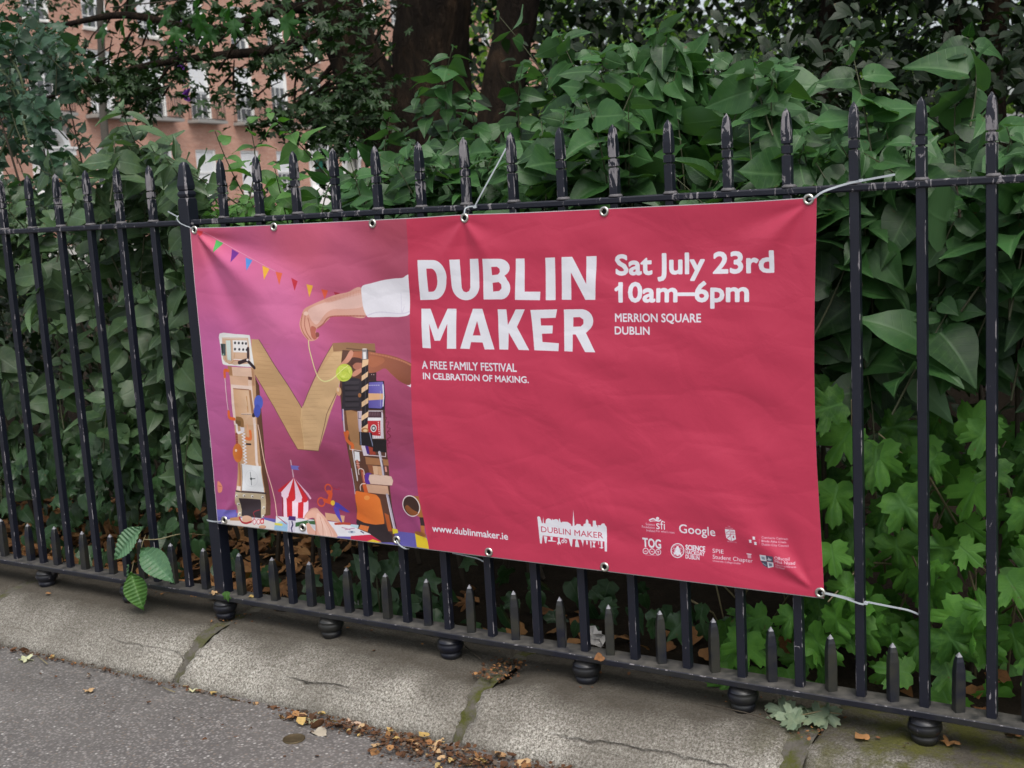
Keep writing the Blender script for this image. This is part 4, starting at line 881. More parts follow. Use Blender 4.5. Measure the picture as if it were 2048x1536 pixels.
ts('SCIENCE', 600, 432, 806, 446, 52, bold=.05); ts('HACKDAY', 600, 478, 804, 492, 40, bold=.05); ts('DUBLIN', 600, 522, 748, 534, 40, bold=.05)
poly(TS, [(1030, 204), (1142, 212), (1150, 315), (1105, 335), (1070, 325), (1040, 300)], WH); line(TS, [(1085, 208), (1098, 330)], 4, (200, 56, 87)); line(TS, [(1035, 258), (1146, 266)], 4, (200, 56, 87)); line(TS, [(1055, 300), (1085, 275)], 6, (200, 56, 87)); ell(TS, 1122, 290, 9, 14, (200, 56, 87)); line(TS, [(1045, 245), (1075, 225)], 4, (200, 56, 87))
for k in range(4): line(TS, [(1100+k*10, 222), (1102+k*10, 250)], 3, (200, 56, 87))
ts('THE', 1065, 180, 1092, 182, 12, bold=0); ts('ENGINEERS', 1038, 196, 1124, 205, 12, bold=0); ts('IRELAND CLUB', 1048, 345, 1152, 356, 12, bold=0)
for x, y in ((1348, 296), (1308, 330), (1364, 353)): poly(TS, [(x-18, y-16), (x-9, y-12), (x-4, y-17), (x+4, y-15), (x+9, y-11), (x+18, y-14), (x+12, y), (x+18, y+20), (x-14, y+17), (x-10, y)], WH)
line(TS, [(1408, 308), (1410, 360)], 2, (235, 170, 185)); ts('Comhairle Cathrach', 1432, 308, 1706, 325, 22, bold=.004); ts('Bhaile \u00c1tha Cliath', 1434, 345, 1686, 358, 22, bold=.004); ts('Dublin City Council', 1436, 380, 1712, 396, 22, bold=.004)
ts('SPIE', 886, 464, 1006, 472, 42, bold=.02); ts('Student Chapter', 890, 524, 1322, 572, 42, bold=0); ts('University College Dublin', 893, 558, 1190, 586, 20, bold=.006)
poly(TS, [(1255, 468), (1312, 474), (1310, 484), (1258, 480)], WH)
for k in range(4): line(TS, [(1270+k*10, 486), (1272+k*10, 520)], 5, WH)
poly(TS, [(1400, 480), (1472, 486), (1478, 552), (1408, 545)], (225, 232, 240)); poly(TS, [(1474, 486), (1552, 496), (1552, 560), (1480, 552)], (80, 84, 104)); poly(TS, [(1408, 548), (1478, 554), (1484, 624), (1440, 602)], (74, 78, 98)); poly(TS, [(1480, 556), (1552, 562), (1552, 612), (1486, 628)], (225, 232, 240))
ell(TS, 1510, 532, 26, 12, (190, 196, 210)); poly(TS, [(1500, 500), (1515, 530), (1496, 530)], WH); poly(TS, [(1420, 500), (1456, 504), (1458, 535), (1424, 530)], (150, 160, 176)); poly(TS, [(1496, 572), (1534, 576), (1534, 604), (1500, 610)], (120, 130, 150)); line(TS, [(1430, 575), (1466, 600)], 8, (150, 160, 176))
ts('Ollscoil', 1568, 528, 1726, 540, 32, bold=.02); ts('Mh\u00e1 Nuad', 1570, 570, 1784, 582, 32, bold=.02); ts('Ollscoil na h\u00c9ireann', 1572, 600, 1796, 616, 18, bold=-.004); ts('M\u00e1 Nuad', 1574, 622, 1678, 632, 18, bold=-.004)
for k in range(0): pass
# white hem line at the very edge
IMG[:3] = .80; IMG[-3:] = .5; IMG[:, :3] = .82
IMG *= 1+.010*NR.standard_normal((IH, IW, 1)).astype(np.float32)
IMG *= .905
np.clip(IMG, 0, 1, IMG)
img = bpy.data.images.new('banner_print', IW, IH, alpha=False); buf = np.ones((IH, IW, 4), np.float32); buf[..., :3] = IMG[::-1]
img.pixels.foreach_set(buf.ravel()); img.update(); img.pack()

bt = NT('banner_vinyl'); ti = bt.n('ShaderNodeTexImage', image=img, interpolation='Cubic'); bt.l(bt.coord('UV'), ti.inputs[0])
gm = bt.n('ShaderNodeNewGeometry'); bk = bt.mix(gm.outputs['Backfacing'], ti.outputs[0], (.6, .6, .62))
bt.base(bk, .38, .5)
crs = bt.n('ShaderNodeTexVoronoi', Scale=5.5, feature='DISTANCE_TO_EDGE', Randomness=1.0); mp_ = bt.n('ShaderNodeMapping'); mp_.inputs['Scale'].default_value = (1.0, 1, 1.7)
bt.l(bt.coord(), mp_.inputs[0]); wv = bt.n('ShaderNodeTexNoise', Scale=2.2, Detail=5.0); bt.l(mp_.outputs[0], wv.inputs['Vector']); bt.l(bt.mix(.14, mp_.outputs[0], wv.outputs[1], 'ADD'), crs.inputs['Vector'])
weave = bt.math('ADD', bt.math('SINE', bt.math('MULTIPLY', bt.sep(bt.coord())[0], 2600)), bt.math('SINE', bt.math('MULTIPLY', bt.sep(bt.coord())[2], 2600)))
h = bt.math('ADD', bt.math('MULTIPLY', bt.noise(7, 5, .55, bt.coord(), .5), .9), bt.math('MULTIPLY', bt.step(crs.outputs[0], 0, .10), .10))
b1 = bt.bump(h, .34, .010); b2 = bt.bump(weave, .05, .0004, b1); bt.l(b2, bt.p.inputs['Normal'])

def bell(a, w): return math.exp(-(a/w)**2)
def bshape(u, v):
    """u 0..1 left to right, v 0..1 bottom to top -> point of the hanging sheet"""
    x = BX0+(BX1-BX0)*u; z = BZ0+(BZ1-BZ0)*v
    W_, H_ = BX1-BX0, BZ1-BZ0
    # scalloped edges between the ties
    z += -.006*(1-bell(u-.515, .06)-bell(u, .05)-bell(u-1, .05))*bell(1-v, .12)*.4
    x += (-.013*math.sin(math.pi*min(1, max(0, (v-.02)/.98)))**1.3)*u**6-.007*math.sin(math.pi*v)*(1-u)**8*-1*0
    y = BY
    sag = 0.0
    def fan(cx, cz, dirs, L, amp, wd):
        nonlocal sag
        dx, dz = (u-cx)*W_, (v-cz)*H_; r = math.hypot(dx, dz)
        if r < 1e-5: return
        a = math.degrees(math.atan2(dz, dx))
        for d, k in dirs:
            da = (a-d+180) % 360-180; sag_ = amp*k*bell(da, wd)*(1-math.exp(-r/.06))*math.exp(-r/L)
            sag += sag_
    fan(.012, .985, [(-38, 1), (-62, -.6), (-14, -.6)], .35, .020, 9)
    fan(.988, .985, [(-138, .8), (-112, -.5), (-163, -.5)], .32, .0115, 14)
    fan(.988, .018, [(140, 1), (118, -.4), (164, -.4)], .30, .011, 11)
    fan(.515, .985, [(-55, .8), (-125, .8), (-90, -.7), (-22, -.4), (-158, -.4)], .17, .0105, 13)
    fan(.012, .03, [(42, .8), (68, -.5), (16, -.5)], .3, .012, 10)
    fan(.42, .02, [(60, .5), (120, .5), (90, -.5)], .14, .010, 12)
    body = .019*mn.noise(Vector((u*2.3+1, v*1.5, 3)))+.007*mn.noise(Vector((u*6+v*2, v*4-u, 8)))+.0034*mn.noise(Vector((u*15+v*6, v*10, 5)))+.0022*(abs(mn.noise(Vector((u*9-v*5, v*11+u*4, 15))))**.6-.5)*(1-v*.6)
    edge = min(1, min(u, 1-u)/.07)*min(1, min(v, 1-v)/.10)
    y += -(sag+body*(.3+.7*edge)) + (-.0)
    if v > .9: y = min(y, -.0185)
    y = min(y, -.0125)
    return (x, y, z)
nu, nv = 372, 178
vs = [bshape(i/nu, j/nv) for j in range(nv+1) for i in range(nu+1)]; n = nu+1
me = bpy.data.meshes.new('banner'); me.from_pydata(vs, [], [(j*n+i, j*n+i+1, (j+1)*n+i+1, (j+1)*n+i) for j in range(nv) for i in range(nu)])
ul = me.uv_layers.new(name='UVMap'); li = np.empty(len(me.loops), int); me.loops.foreach_get('vertex_index', li)
uvs = np.array([(i/nu, j/nv) for j in range(nv+1) for i in range(nu+1)]); ul.data.foreach_set('uv', uvs[li].ravel()); me.polygons.foreach_set('use_smooth', [True]*len(me.polygons)); me.materials.append(bt.mat); me.update()
banner = empty('banner', (BX0, BY, BZ0), 'crimson printed vinyl banner for Dublin Maker tied across the iron railing', 'banner')
mesh_obj('sheet', me, (), banner)
em = MB(); lathe(em, [(.0056, .0010), (.0062, -.0016), (.0080, -.0032), (.0108, -.0028), (.0124, -.0006), (.0125, .0008)], 22)
em.v = em.v; eme = bpy.data.meshes.new('eyelet'); em.f = em.f[:-2]; em.m = em.m[:-2]; em.sm = em.sm[:-2]
eme = em.mesh('eyelet'); eme.materials.append(M_EYE)
hm = MB(); lathe(hm, [(.0056, -.0004), (.0054, -.0005)], 16); hme = hm.mesh('eyelet_shade_disc'); hme.materials.append(flat('hole_shade', (.006, .006, .006), .9, .1))  # flat black disc stands in for the shade inside the eyelet
EYES = [(388, 460), (546, 454), (745, 447), (929, 436), (1208, 423), (1617, 399), (449, 1040), (605, 1055), (793, 1080), (978, 1104), (1209, 1134), (1641, 1185)]
EP = []
for ex, ey in EYES:
    P = at_y(ex, ey, BY); u = (P[0]-BX0)/(BX1-BX0); v = (P[2]-BZ0)/(BZ1-BZ0); y = bshape(min(max(u, 0), 1), min(max(v, 0), 1))[1]
    M = Matrix.Translation((P[0], y-.0006, P[2])) @ Matrix.Rotation(math.radians(-90), 4, 'X') @ Matrix.Diagonal((1, 1, 1, 1))
    M = Matrix.Translation((P[0], y-.0006, P[2])) @ Matrix([[1, 0, 0, 0], [0, 0, 1, 0], [0, 1, 0, 0], [0, 0, 0, 1]])
    e = mesh_obj('eyelet', eme, (), banner, M); hb = bpy.data.objects.new('hole_disc', hme); COL.objects.link(hb); hb.parent = e
    EP.append((P[0], y, P[2]))

# cable ties
def strap(mb, pts, wd=.0026, th=.0008, twist=None):
    pts = [Vector(p) for p in smooth(pts, False, 6)]; R = []
    for i, p in enumerate(pts):
        t = (pts[min(i+1, len(pts)-1)]-pts[max(i-1, 0)]).normalized(); a = Vector((0, -1, 0)); a = (a-t*a.dot(t)).normalized(); b = t.cross(a)
        R.append([p+b*wd+a*th, p-b*wd+a*th, p-b*wd-a*th, p+b*wd-a*th])
    return mb.rings(R)
def tie(pts, headpos, label, wd=.0024):
    wd *= .72
    t = empty('cable_tie', Vector(pts[0]), label, 'cable tie', 'white nylon cable ties holding the banner')
    m = MB(); strap(m, pts, wd); m.build('strap', M_TIE, t)
    if headpos is not None:
        hp_, d = headpos; d = Vector(d).normalized(); q = d.to_track_quat('X', 'Z').to_matrix().to_4x4()
        m = MB().rings([[(x, y*.0036*s, z*.0030*s) for y, z in ((-1, -1), (1, -1), (1, 1), (-1, 1))] for x, s in ((-.0042, .8), (-.0034, 1), (.0034, 1), (.0042, .8))])
        m.build('lock', M_TIE, t, Matrix.Translation(Vector(hp_)) @ q)
def Y(px, py, y): return tuple(at_y(px, py, y))
tie([Y(1617, 399, -.030), Y(1628, 396, -.040), Y(1645, 384, -.040), Y(1672, 374, -.030), Y(1700, 366, -.026), Y(1730, 360, -.028), Y(1790, 349, -.034)], (Y(1722, 361, -.028), (1, 0, .12)), 'pale cable tie with its long tail sticking out at the banner top right corner', .0030)
tie([Y(929, 436, -.030), Y(929, 426, -.030), Y(931, 417, -.026), Y(940, 413, -.022), Y(950, 413, -.022)], (Y(950, 414, -.022), (1, 0, 0)), 'small cable tie looped over the rail above the middle of the banner', .0024)
tie([Y(950, 412, -.024), Y(968, 378, -.026), Y(990, 338, -.022), Y(1012, 297, -.016)], None, 'long cable tie tail slanting up between two spear tops above the banner', .0024)
tie([Y(388, 460, -.030), Y(380, 455, -.034), Y(370, 451, -.034), Y(360, 446, -.03), Y(354, 438, -.026), Y(357, 431, -.022)], None, 'thin cable tie round the heavy post at the banner top left corner', .0016)
tie([Y(336, 423, .02), Y(356, 434, -.0)], None, 'short clear cable tie end poking out left of the heavy post', .0024)
tie([Y(445, 1041, -.032), Y(438, 1043, -.034), Y(428, 1043, -.026), Y(416, 1041, -.023), Y(414, 1040, -.010)], None, 'cable tie wrapped round the heavy post at the bottom left corner of the banner', .0026)
tie([Y(1641, 1185, -.032), Y(1655, 1188, -.036), Y(1690, 1197, -.030), Y(1722, 1208, -.022), Y(1731, 1206, -.018)], (Y(1732, 1206, -.018), (1, 0, -.1)), 'cable tie looped round a railing bar at the bottom right corner of the banner', .0024)
tie([Y(1642, 1184, -.026), Y(1680, 1192, -.002), Y(1712, 1200, .014)], None, 'rear half of the tie loop leaving the bottom right eyelet', .0024)
tie([Y(1735, 1204, -.018), Y(1780, 1213, -.016), Y(1815, 1220, -.012), Y(1838, 1229, -.002)], None, 'straight tie tail running right from the bottom right corner to the next bar', .0026)
tie([Y(793, 1080, -.032), Y(799, 1090, -.036), Y(810, 1097, -.032), Y(818, 1098, -.020)], None, 'short cable tie curling out of the eyelet beside the yellow pot print', .0024)
tie([Y(905, 1106, .004), Y(930, 1111, -.004), Y(955, 1117, -.006), Y(972, 1126, -.004)], None, 'thin tie tail showing just under the bottom edge of the banner', .0022)
# ------------------------------------------------------------------ the terrace of brick houses, seen end-on beyond the garden
FD = np.array([math.sin(math.radians(-9)), math.cos(math.radians(-9)), 0]); FN = np.array([FD[1], -FD[0], 0])
FP = np.array([-38.15, 38.157, 0])
house = empty('brick_house', (FP[0], FP[1], 0), 'long red brick Georgian terrace with white sash windows and iron balconies behind the tree', 'house')
MF = Matrix([[FD[0], -FN[0]*-1, 0, FP[0]], [FD[1], FN[1], 0, FP[1]], [0, 0, 1, 0], [0, 0, 0, 1]])   # local: x along the street, y out of the wall
def brick_mat():
    t = NT('red_brick'); g = t.coord(); 
    sw = t.n('ShaderNodeCombineXYZ'); x = t.sep(g); t.l(x[0], sw.inputs[0]); t.l(x[2], sw.inputs[1])
    b = t.n('ShaderNodeTexBrick'); b.inputs['Scale'].default_value = 1.0; b.inputs['Brick Width'].default_value = .225; b.inputs['Row Height'].default_value = .075; b.inputs['Mortar Size'].default_value = .006
    b.inputs['Color1'].default_value = (.50, .235, .165, 1); b.inputs['Color2'].default_value = (.60, .34, .25, 1); b.inputs['Mortar'].default_value = (.60, .48, .40, 1); t.l(sw.outputs[0], b.inputs['Vector'])
    c = t.mix(t.math('MULTIPLY', t.step(t.noise(.5, 6, .65, g), .42, .68), .5), b.outputs[0], (.42, .24, .18))
    mp = t.n('ShaderNodeMapping'); mp.inputs['Scale'].default_value = (.6, 1, 9); t.l(g, mp.inputs[0])
    c = t.mix(t.math('MULTIPLY', t.step(t.noise(1.0, 5, .7, mp.outputs[0]), .5, .62), .45), c, (.36, .21, .17))
    t.base(c, .9, .2); return t.mat
M_BRICK = brick_mat(); M_WHITE = flat('white_joinery', (.80, .80, .78), .5, var=.06); M_STONE = flat('pale_stone', (.62, .60, .55), .8, var=.1, vscale=3); M_IRON = flat('balcony_iron', (.02, .02, .022), .5)
gl = NT('window_glass'); gl.base(gl.mix(gl.noise(.35, 3, .5, gl.coord()), (.02, .022, .025), (.16, .17, .18)), .08, .8); M_GLASS = gl.mat
M_BLIND = flat('white_blind', (.78, .79, .80), .7, var=.04); M_GREEN = flat('green_door_paint', (.02, .20, .14), .35); M_DGREY = flat('grey_sill', (.30, .29, .27), .9)
bays = [-25.6, -22.4, -19.2, -16, -12.8, -9.6, -6.4, -3.13, 0, 3.4, 6.4, 9.6, 12.9, 16.2, 19.4, 22.6, 25.8, 29, 32.2, 35.4, 38.6]
doors = {-9.6: (.62, .26, .10), 9.6: (.02, .20, .14), 12.9: (.60, .58, .5), 25.8: (.05, .08, .3)}
rows = [(1.93, 3.95, 1.44), (5.28, 7.75, 1.40), (8.55, 10.5, 1.36), (11.3, 12.7, 1.3)]
wins = []
for b in bays:
    for r, (z0, z1, ww) in enumerate(rows):
        if r == 0 and b in doors: wins.append((b-1.0, b+1.0, 1.2, 4.75, 'door'))
        else: wins.append((b-ww/2, b+ww/2, z0, z1, r))
# wall built as strips around the openings
mb = MB(); X0, X1 = -28, 42
zs = sorted({-1.0, 14.2}|{w_[2] for w_ in wins}|{w_[3] for w_ in wins})
for za, zb in zip(zs[:-1], zs[1:]):
    hol = sorted([(w_[0], w_[1]) for w_ in wins if w_[2] <= za+1e-6 and w_[3] >= zb-1e-6]); x = X0
    for a, b in hol+[(X1, X1)]:
        if a > x: mb.add([(x, 0, za), (a, 0, za), (a, 0, zb), (x, 0, zb)], [(0, 1, 2, 3)])
        x = b
for w_ in wins:
    a, b, za, zb = w_[:4]
    mb.add([(a, 0, za), (a, -.22, za), (a, -.22, zb), (a, 0, zb)], [(0, 1, 2, 3)], 1); mb.add([(b, 0, za), (b, -.22, za), (b, -.22, zb), (b, 0, zb)], [(3, 2, 1, 0)], 1)
    mb.add([(a, 0, zb), (a, -.22, zb), (b, -.22, zb), (b, 0, zb)], [(0, 1, 2, 3)], 1)
mb.box((X0, -9, 14.2), (X1, .1, 14.5), 2); mb.box((X0, -9, -1), (X1, -8.8, 14.2)); mb.box((X0-.2, -9, -1), (X0, 0, 14.2)); mb.box((X1, -9, -1), (X1+.2, 0, 14.2))
mb.build('wall', [M_BRICK, M_WHITE, M_DGREY], house, MF)
mb = MB(); mb.box((X0, -9.1, 14.5), (X1, -.3, 14.6)); mb.add([(X0, -.4, 14.6), (X1, -.4, 14.6), (X1, -4.5, 16.8), (X0, -4.5, 16.8), (X0, -8.8, 14.6), (X1, -8.8, 14.6)], [(0, 1, 2, 3), (3, 2, 5, 4), (0, 3, 4), (1, 5, 2)])
mb.build('roof', flat('slate', (.09, .09, .10), .8), house, MF)
def window_mesh(r):
    z0, z1, ww = rows[r]; h = z1-z0; m = MB(); f = .09
    m.box((-ww/2, -.16, 0), (-ww/2+f, -.05, h)); m.box((ww/2-f, -.16, 0), (ww/2, -.05, h)); m.box((-ww/2+f, -.16, h-f), (ww/2-f, -.05, h)); m.box((-ww/2+f, -.16, 0), (ww/2-f, -.05, f*.8)); m.box((-ww/2+f, -.15, h*.5-.04), (ww/2-f, -.08, h*.5+.04))
    for i in (1, 2): x = -ww/2+f+(ww-2*f)*i/3; m.box((x-.018, -.145, f), (x+.018, -.10, h-f))
    for i in (1, 3): m.box((-ww/2+f, -.143, h*i/4-.018), (ww/2-f, -.102, h*i/4+.018))
    m.box((-ww/2-.08, -.16, -.10), (ww/2+.08, .10, -.003), 1)
    return m.mesh('window')
wm = []
for r in range(4): q = window_mesh(r); q.materials.append(M_WHITE); q.materials.append(M_STONE); wm.append(q)
def pane_mesh(r, blind):
    z0, z1, ww = rows[r]; h = z1-z0; m = MB(); m.box((-ww/2+.05, -.135, .05), (ww/2-.05, -.125, h-.05), 0)
    q = m.mesh('pane'); q.materials.append(M_GLASS); return q
def blind_mesh(r, k):
    z0, z1, ww = rows[r]; h = z1-z0; m = MB(); m.box((-ww/2+.09, -.117, h*k), (ww/2-.09, -.108, h-.09)); q = m.mesh('blind'); q.materials.append(M_BLIND); return q
pm = [pane_mesh(r, 0) for r in range(4)]; bm_ = {(r, k): blind_mesh(r, k) for r in range(4) for k in (.05, .45, .7)}
for w_ in wins:
    if w_[4] == 'door': continue
    r = w_[4]; M = MF @ Matrix.Translation(((w_[0]+w_[1])/2, 0, w_[2]))
    o = mesh_obj('window', wm[r], (), house, M); p = bpy.data.objects.new('pane', pm[r]); COL.objects.link(p); p.parent = o
    if RND.random() < .8 and r < 3:
        p = bpy.data.objects.new('blind', bm_[(r, RND.choice((.05, .45, .45, .7) if r else (.05, .7, .45)))]); COL.objects.link(p); p.parent = o
# balconies of the first floor
m = MB(); 
for k in range(15):
    x = -1.02+k*2.04/14; m.tube([(x, .52, .02), (x, .52, .92)], .013, 4)
for k in range(1, 5):
    for sx in (-1.02, 1.02): m.tube([(sx, k*.13-.05, .02), (sx, k*.13-.05, .92)], .013, 4)
for z in (.04, .92): m.tube([(-1.02, 0, z), (-1.02, .52, z), (1.02, .52, z), (1.02, 0, z)], .02, 4)
bal = m.mesh('balcony_railing'); bal.materials.append(M_IRON)
m = MB().box((-1.08, .001, -.13), (1.08, .58, 0)); slab = m.mesh('balcony'); slab.materials.append(M_DGREY)
for b in bays:
    M = MF @ Matrix.Translation((b, 0, 5.20)); o = mesh_obj('balcony', slab, (), house, M); p = bpy.data.objects.new('railing', bal); COL.objects.link(p); p.parent = o
# doors with columns and fanlight
for b, col in doors.items():
    m = MB(); m.box((-1.0, -.25, 1.2), (-.82, .04, 4.0)); m.box((.82, -.25, 1.2), (1.0, .04, 4.0)); m.box((-1.15, -.2, 3.62), (1.15, .22, 3.86)); m.box((-1.22, -.2, 3.86), (1.22, .28, 3.94))
    for s in (-1, 1): lathe(m, [(.15, 0), (.15, .08), (.11, .12), (.115, 1.2), (.095, 2.2), (.14, 2.26), (.16, 2.36), (.16, 2.4)], 14, (s*.72, .06, 1.22))
    # arch ring
    R = []
    for k in range(13):
        a = math.pi*k/12; R.append([(r*math.cos(a), y, 3.94+r*math.sin(a)*.78) for r, y in ((.72, -.2), (1.02, -.2), (1.02, .10), (.72, .10))])
    m.rings(R)
    # spandrels behind the arch
    m.box((-1.0, -.23, 3.9), (1.0, -.205, 4.76), 1)
    fr = m.build('door_frame', [M_WHITE, M_BRICK], house, MF @ Matrix.Translation((b, 0, 0)))
    m = MB(); m.box((-.56, -.2, 1.2), (.56, -.12, 3.62)); 
    for s in (-.28, .28):
        for z in (1.4, 2.2, 2.95): m.box((s-.18, -.12, z), (s+.18, -.10, z+.55))
    m.build('door', flat('door_paint', col, .35), house, MF @ Matrix.Translation((b, 0, 0)))
    m = MB(); ps = [(0, 0)]+[(.70*math.cos(math.pi*k/12), .70*.78*math.sin(math.pi*k/12)) for k in range(13)]
    m.add([(x, -.19, 3.95+z) for x, z in ps], [(0, k, k+1) for k in range(1, 13)])
    for k in (2, 4, 6, 8, 10): m.tube([(0, -.17, 3.96), (.7*math.cos(math.pi*k/12), -.17, 3.95+.546*math.sin(math.pi*k/12))], .018, 4, 1)
    m.build('fanlight', [M_GLASS, M_WHITE], house, MF @ Matrix.Translation((b, 0, 0)))
# area railings by the street, and the road in front
m = MB()
for k in range(240): x = -26+k*.28; m.tube([(x, 2.6, .2), (x, 2.6, 1.75)], .014, 4)
m.box((-26, 2.58, 1.62), (42, 2.62, 1.66)); m.box((-26, 2.4, -.6), (42, 2.8, .28), 1)
ar = m.build('area_railing', [M_IRON, M_STONE], None, MF); tag(ar, 'low black area railing on a stone kerb in front of the brick terrace', 'railing')
m = MB(); m.add([(-60, 4.5, -.55), (90, 4.5, -.55), (90, 16, -.55), (-60, 16, -.55)], [(0, 1, 2, 3)]); tag(m.build('road', flat('road_asphalt', (.16, .16, .165), .85), None, MF), kind='structure')
# white van with yellow panels parked before the terrace
P = at_y(722, 400, 44); van = empty('parked_van', (P[0], P[1], -.5), 'white van with yellow panels parked before the terrace, half hidden by leaves', 'van')
MV = Matrix.Translation((P[0], P[1], -.5)) @ Matrix.Rotation(math.radians(99), 4, 'Z')
m = MB(); prof = [(-2.6, .35), (2.6, .35), (2.62, 1.1), (2.35, 1.3), (1.75, 2.35), (1.4, 2.6), (-2.5, 2.65), (-2.6, 2.4)]
m.rings([[(x, y, z) for x, z in prof] for y in (-1.0, 1.0)]); m.build('body', flat('van_white', (.78, .78, .78), .3, .5), van, MV)
for s in (-1, 1):
    MB().box((-2.3, s*1.0-.01, 1.0), (1.0, s*1.0+.01, 1.45)).build('panel', flat('van_yellow', (.85, .62, .03), .4), van, MV)
    MB().box((1.05, s*1.0-.012, 1.5), (1.75, s*1.0+.012, 2.15)).build('window', M_GLASS, van, MV)
    for x in (-1.6, 1.7):
        m = MB(); lathe(m, [(.1, -.1), (.34, -.1), (.36, -.05), (.36, .05), (.34, .1), (.1, .1)], 20); m.build('wheel', flat('tyre', (.02, .02, .02), .8), van, MV @ Matrix.Translation((x, s*.95, .36)) @ Matrix.Rotation(math.pi/2, 4, 'X'))

# ------------------------------------------------------------------ the big tree behind the hedge
def bark():
    t = NT('bark'); g = t.coord(); mp = t.n('ShaderNodeMapping'); mp.inputs['Scale'].default_value = (1, 1, .3); t.l(g, mp.inputs[0])
    n1 = t.noise(9, 6, .65, mp.outputs[0], .8); c = t.ramp(n1, [(.3, (.008, .005, .0035)), (.5, (.020, .013, .008)), (.70, (.062, .038, .022))])
    t.base(c, .9, .2); t.l(t.bump(t.noise(22, 6, .7, mp.outputs[0], .6), 1.0, .07), t.p.inputs['Normal']); return t.mat
M_BARK = bark()
def trunk_tube(pts, rads, n=14, seed=0):
    pts = [Vector(p) for p in pts]; out = smooth([tuple(p) for p in pts], False, 6) if len(pts) > 2 else pts
    rr = smooth([(r, 0) for r in rads], False, 6) if len(rads) > 2 else [(r, 0) for r in rads]; m = MB()
    m.tube([Vector(p) for p in out], [abs(r[0])*(1+.10*mn.noise(Vector((i*.35, seed, 0)))) for i, r in enumerate(rr)], n, noise=.07); return m
def Q(px, py, y): return tuple(at_y(px, py, y))
TY = 3.6
tb = at_y(880, 700, TY); tree = empty('maple_tree', (tb[0], tb[1], -.1), 'big dark forked tree behind the hedge, its leafy limbs hanging before the brick terrace', 'tree')
trunk_tube([(tb[0], TY, -.12), Q(880, 520, TY), Q(868, 300, TY), Q(862, 120, TY), Q(872, -60, TY), Q(900, -500, TY+.3)], [.34, .29, .27, .23, .21, .15], 18, 1).build('trunk', M_BARK, tree)
trunk_tube([Q(850, 420, TY), Q(790, 290, TY-.1), Q(735, 170, TY-.2), Q(690, 60, TY-.3), Q(650, -60, TY-.4), Q(560, -420, TY-.6)], [.20, .19, .17, .15, .14, .10], 16, 2).build('limb', M_BARK, tree)
trunk_tube([Q(965, 520, TY-.3), Q(985, 330, TY-.2), Q(1005, 180, TY-.1), Q(1035, 20, TY), Q(1060, -160, TY), Q(1120, -500, TY)], [.11, .115, .12, .12, .13, .08], 14, 3).build('limb', M_BARK, tree)
trunk_tube([Q(700, 40, TY-.2), Q(620, 70, TY-.4), Q(560, 98, TY-.5), Q(430, 112, TY-.7), Q(300, 130, TY-.9), Q(150, 175, TY-1.0), Q(60, 210, TY-1.1)], [.045, .035, .030, .024, .02, .014, .008], 8, 4).build('limb', M_BARK, tree)
trunk_tube([Q(720, 10, TY-.2), Q(560, 20, TY-.4), Q(420, 60, TY-.6), Q(250, 30, TY-.9), Q(100, 50, TY-1.0), Q(-60, 20, TY-1.1)], [.04, .032, .026, .022, .014, .01], 8, 5).build('limb', M_BARK, tree)
trunk_tube([Q(700, 90, TY-.2), Q(640, 160, TY-.4), Q(600, 200, TY-.5), Q(560, 250, TY-.6)], [.02, .015, .012, .008], 6, 6).build('limb', M_BARK, tree)
def rand_in(polys, n, y0, y1):
    """points in real space: picked where the outline of the crown is seen, spread over its depth"""
    out = []
    while len(out) < n:
        pl, wgt = polys[RND.randrange(len(polys))]
        xs_ = [p[0] for p in pl]; ys_ = [p[1] for p in pl]; x, y = RND.uniform(min(xs_), max(xs_)), RND.uniform(min(ys_), max(ys_)); ins = False
        if RND.random() > wgt: continue
        for (ax, ay), (bx, by) in zip(pl, pl[1:]+pl[:1]):
            if (ay > y) != (by > y) and x < (bx-ax)*(y-ay)/(by-ay)+ax: ins = not ins
        if ins: out.append(at_y(x, y, RND.uniform(y0, y1)))
    return out
def clump_leaves(centres, n_each, spread, size, face=(0, -.5, .75), flatz=.6):
    P = []; 
    for c in centres:
        k = RND.randint(int(n_each*.6), int(n_each*1.4)); P.append(np.array(c)+NR.normal(0, 1, (k, 3))*np.array([spread, spread, spread*flatz]))
    P = np.concatenate(P); n = len(P); a = NR.uniform(0, 6.283, n)
    D = np.stack([np.cos(a), np.sin(a), NR.uniform(-1.0, .2, n)], 1); N = np.array(face)+NR.normal(0, .4, (n, 3))
    return orient(P, D, N, NR.uniform(size[0], size[1], n))
crown = [([(-60, -60), (760, -60), (760, 90), (640, 130), (480, 165), (300, 175), (140, 140), (-60, 100)], .62), ([(120, 60), (760, 60), (740, 190), (640, 215), (540, 200), (400, 205), (300, 190), (150, 200)], .6),
         ([(270, 130), (350, 130), (345, 170), (300, 245), (240, 205)], .5), ([(430, 130), (740, 130), (745, 265), (690, 285), (610, 285), (545, 262), (470, 215)], .9), ([(120, 130), (280, 130), (240, 190), (130, 180)], .6), ([(620, 180), (750, 180), (760, 290), (650, 290)], .5)]
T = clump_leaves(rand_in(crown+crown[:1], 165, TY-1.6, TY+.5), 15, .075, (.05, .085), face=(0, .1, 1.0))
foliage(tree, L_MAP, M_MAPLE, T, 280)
# crown over and behind, out to the right and above the frame: keeps the hedge in shade
cz = []
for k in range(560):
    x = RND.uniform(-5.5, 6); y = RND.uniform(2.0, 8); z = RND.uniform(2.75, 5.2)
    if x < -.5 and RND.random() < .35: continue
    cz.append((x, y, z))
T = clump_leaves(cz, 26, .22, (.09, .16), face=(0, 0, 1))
foliage(tree, L_SMALL, M_MAPLE, T, 0, mass='crown')
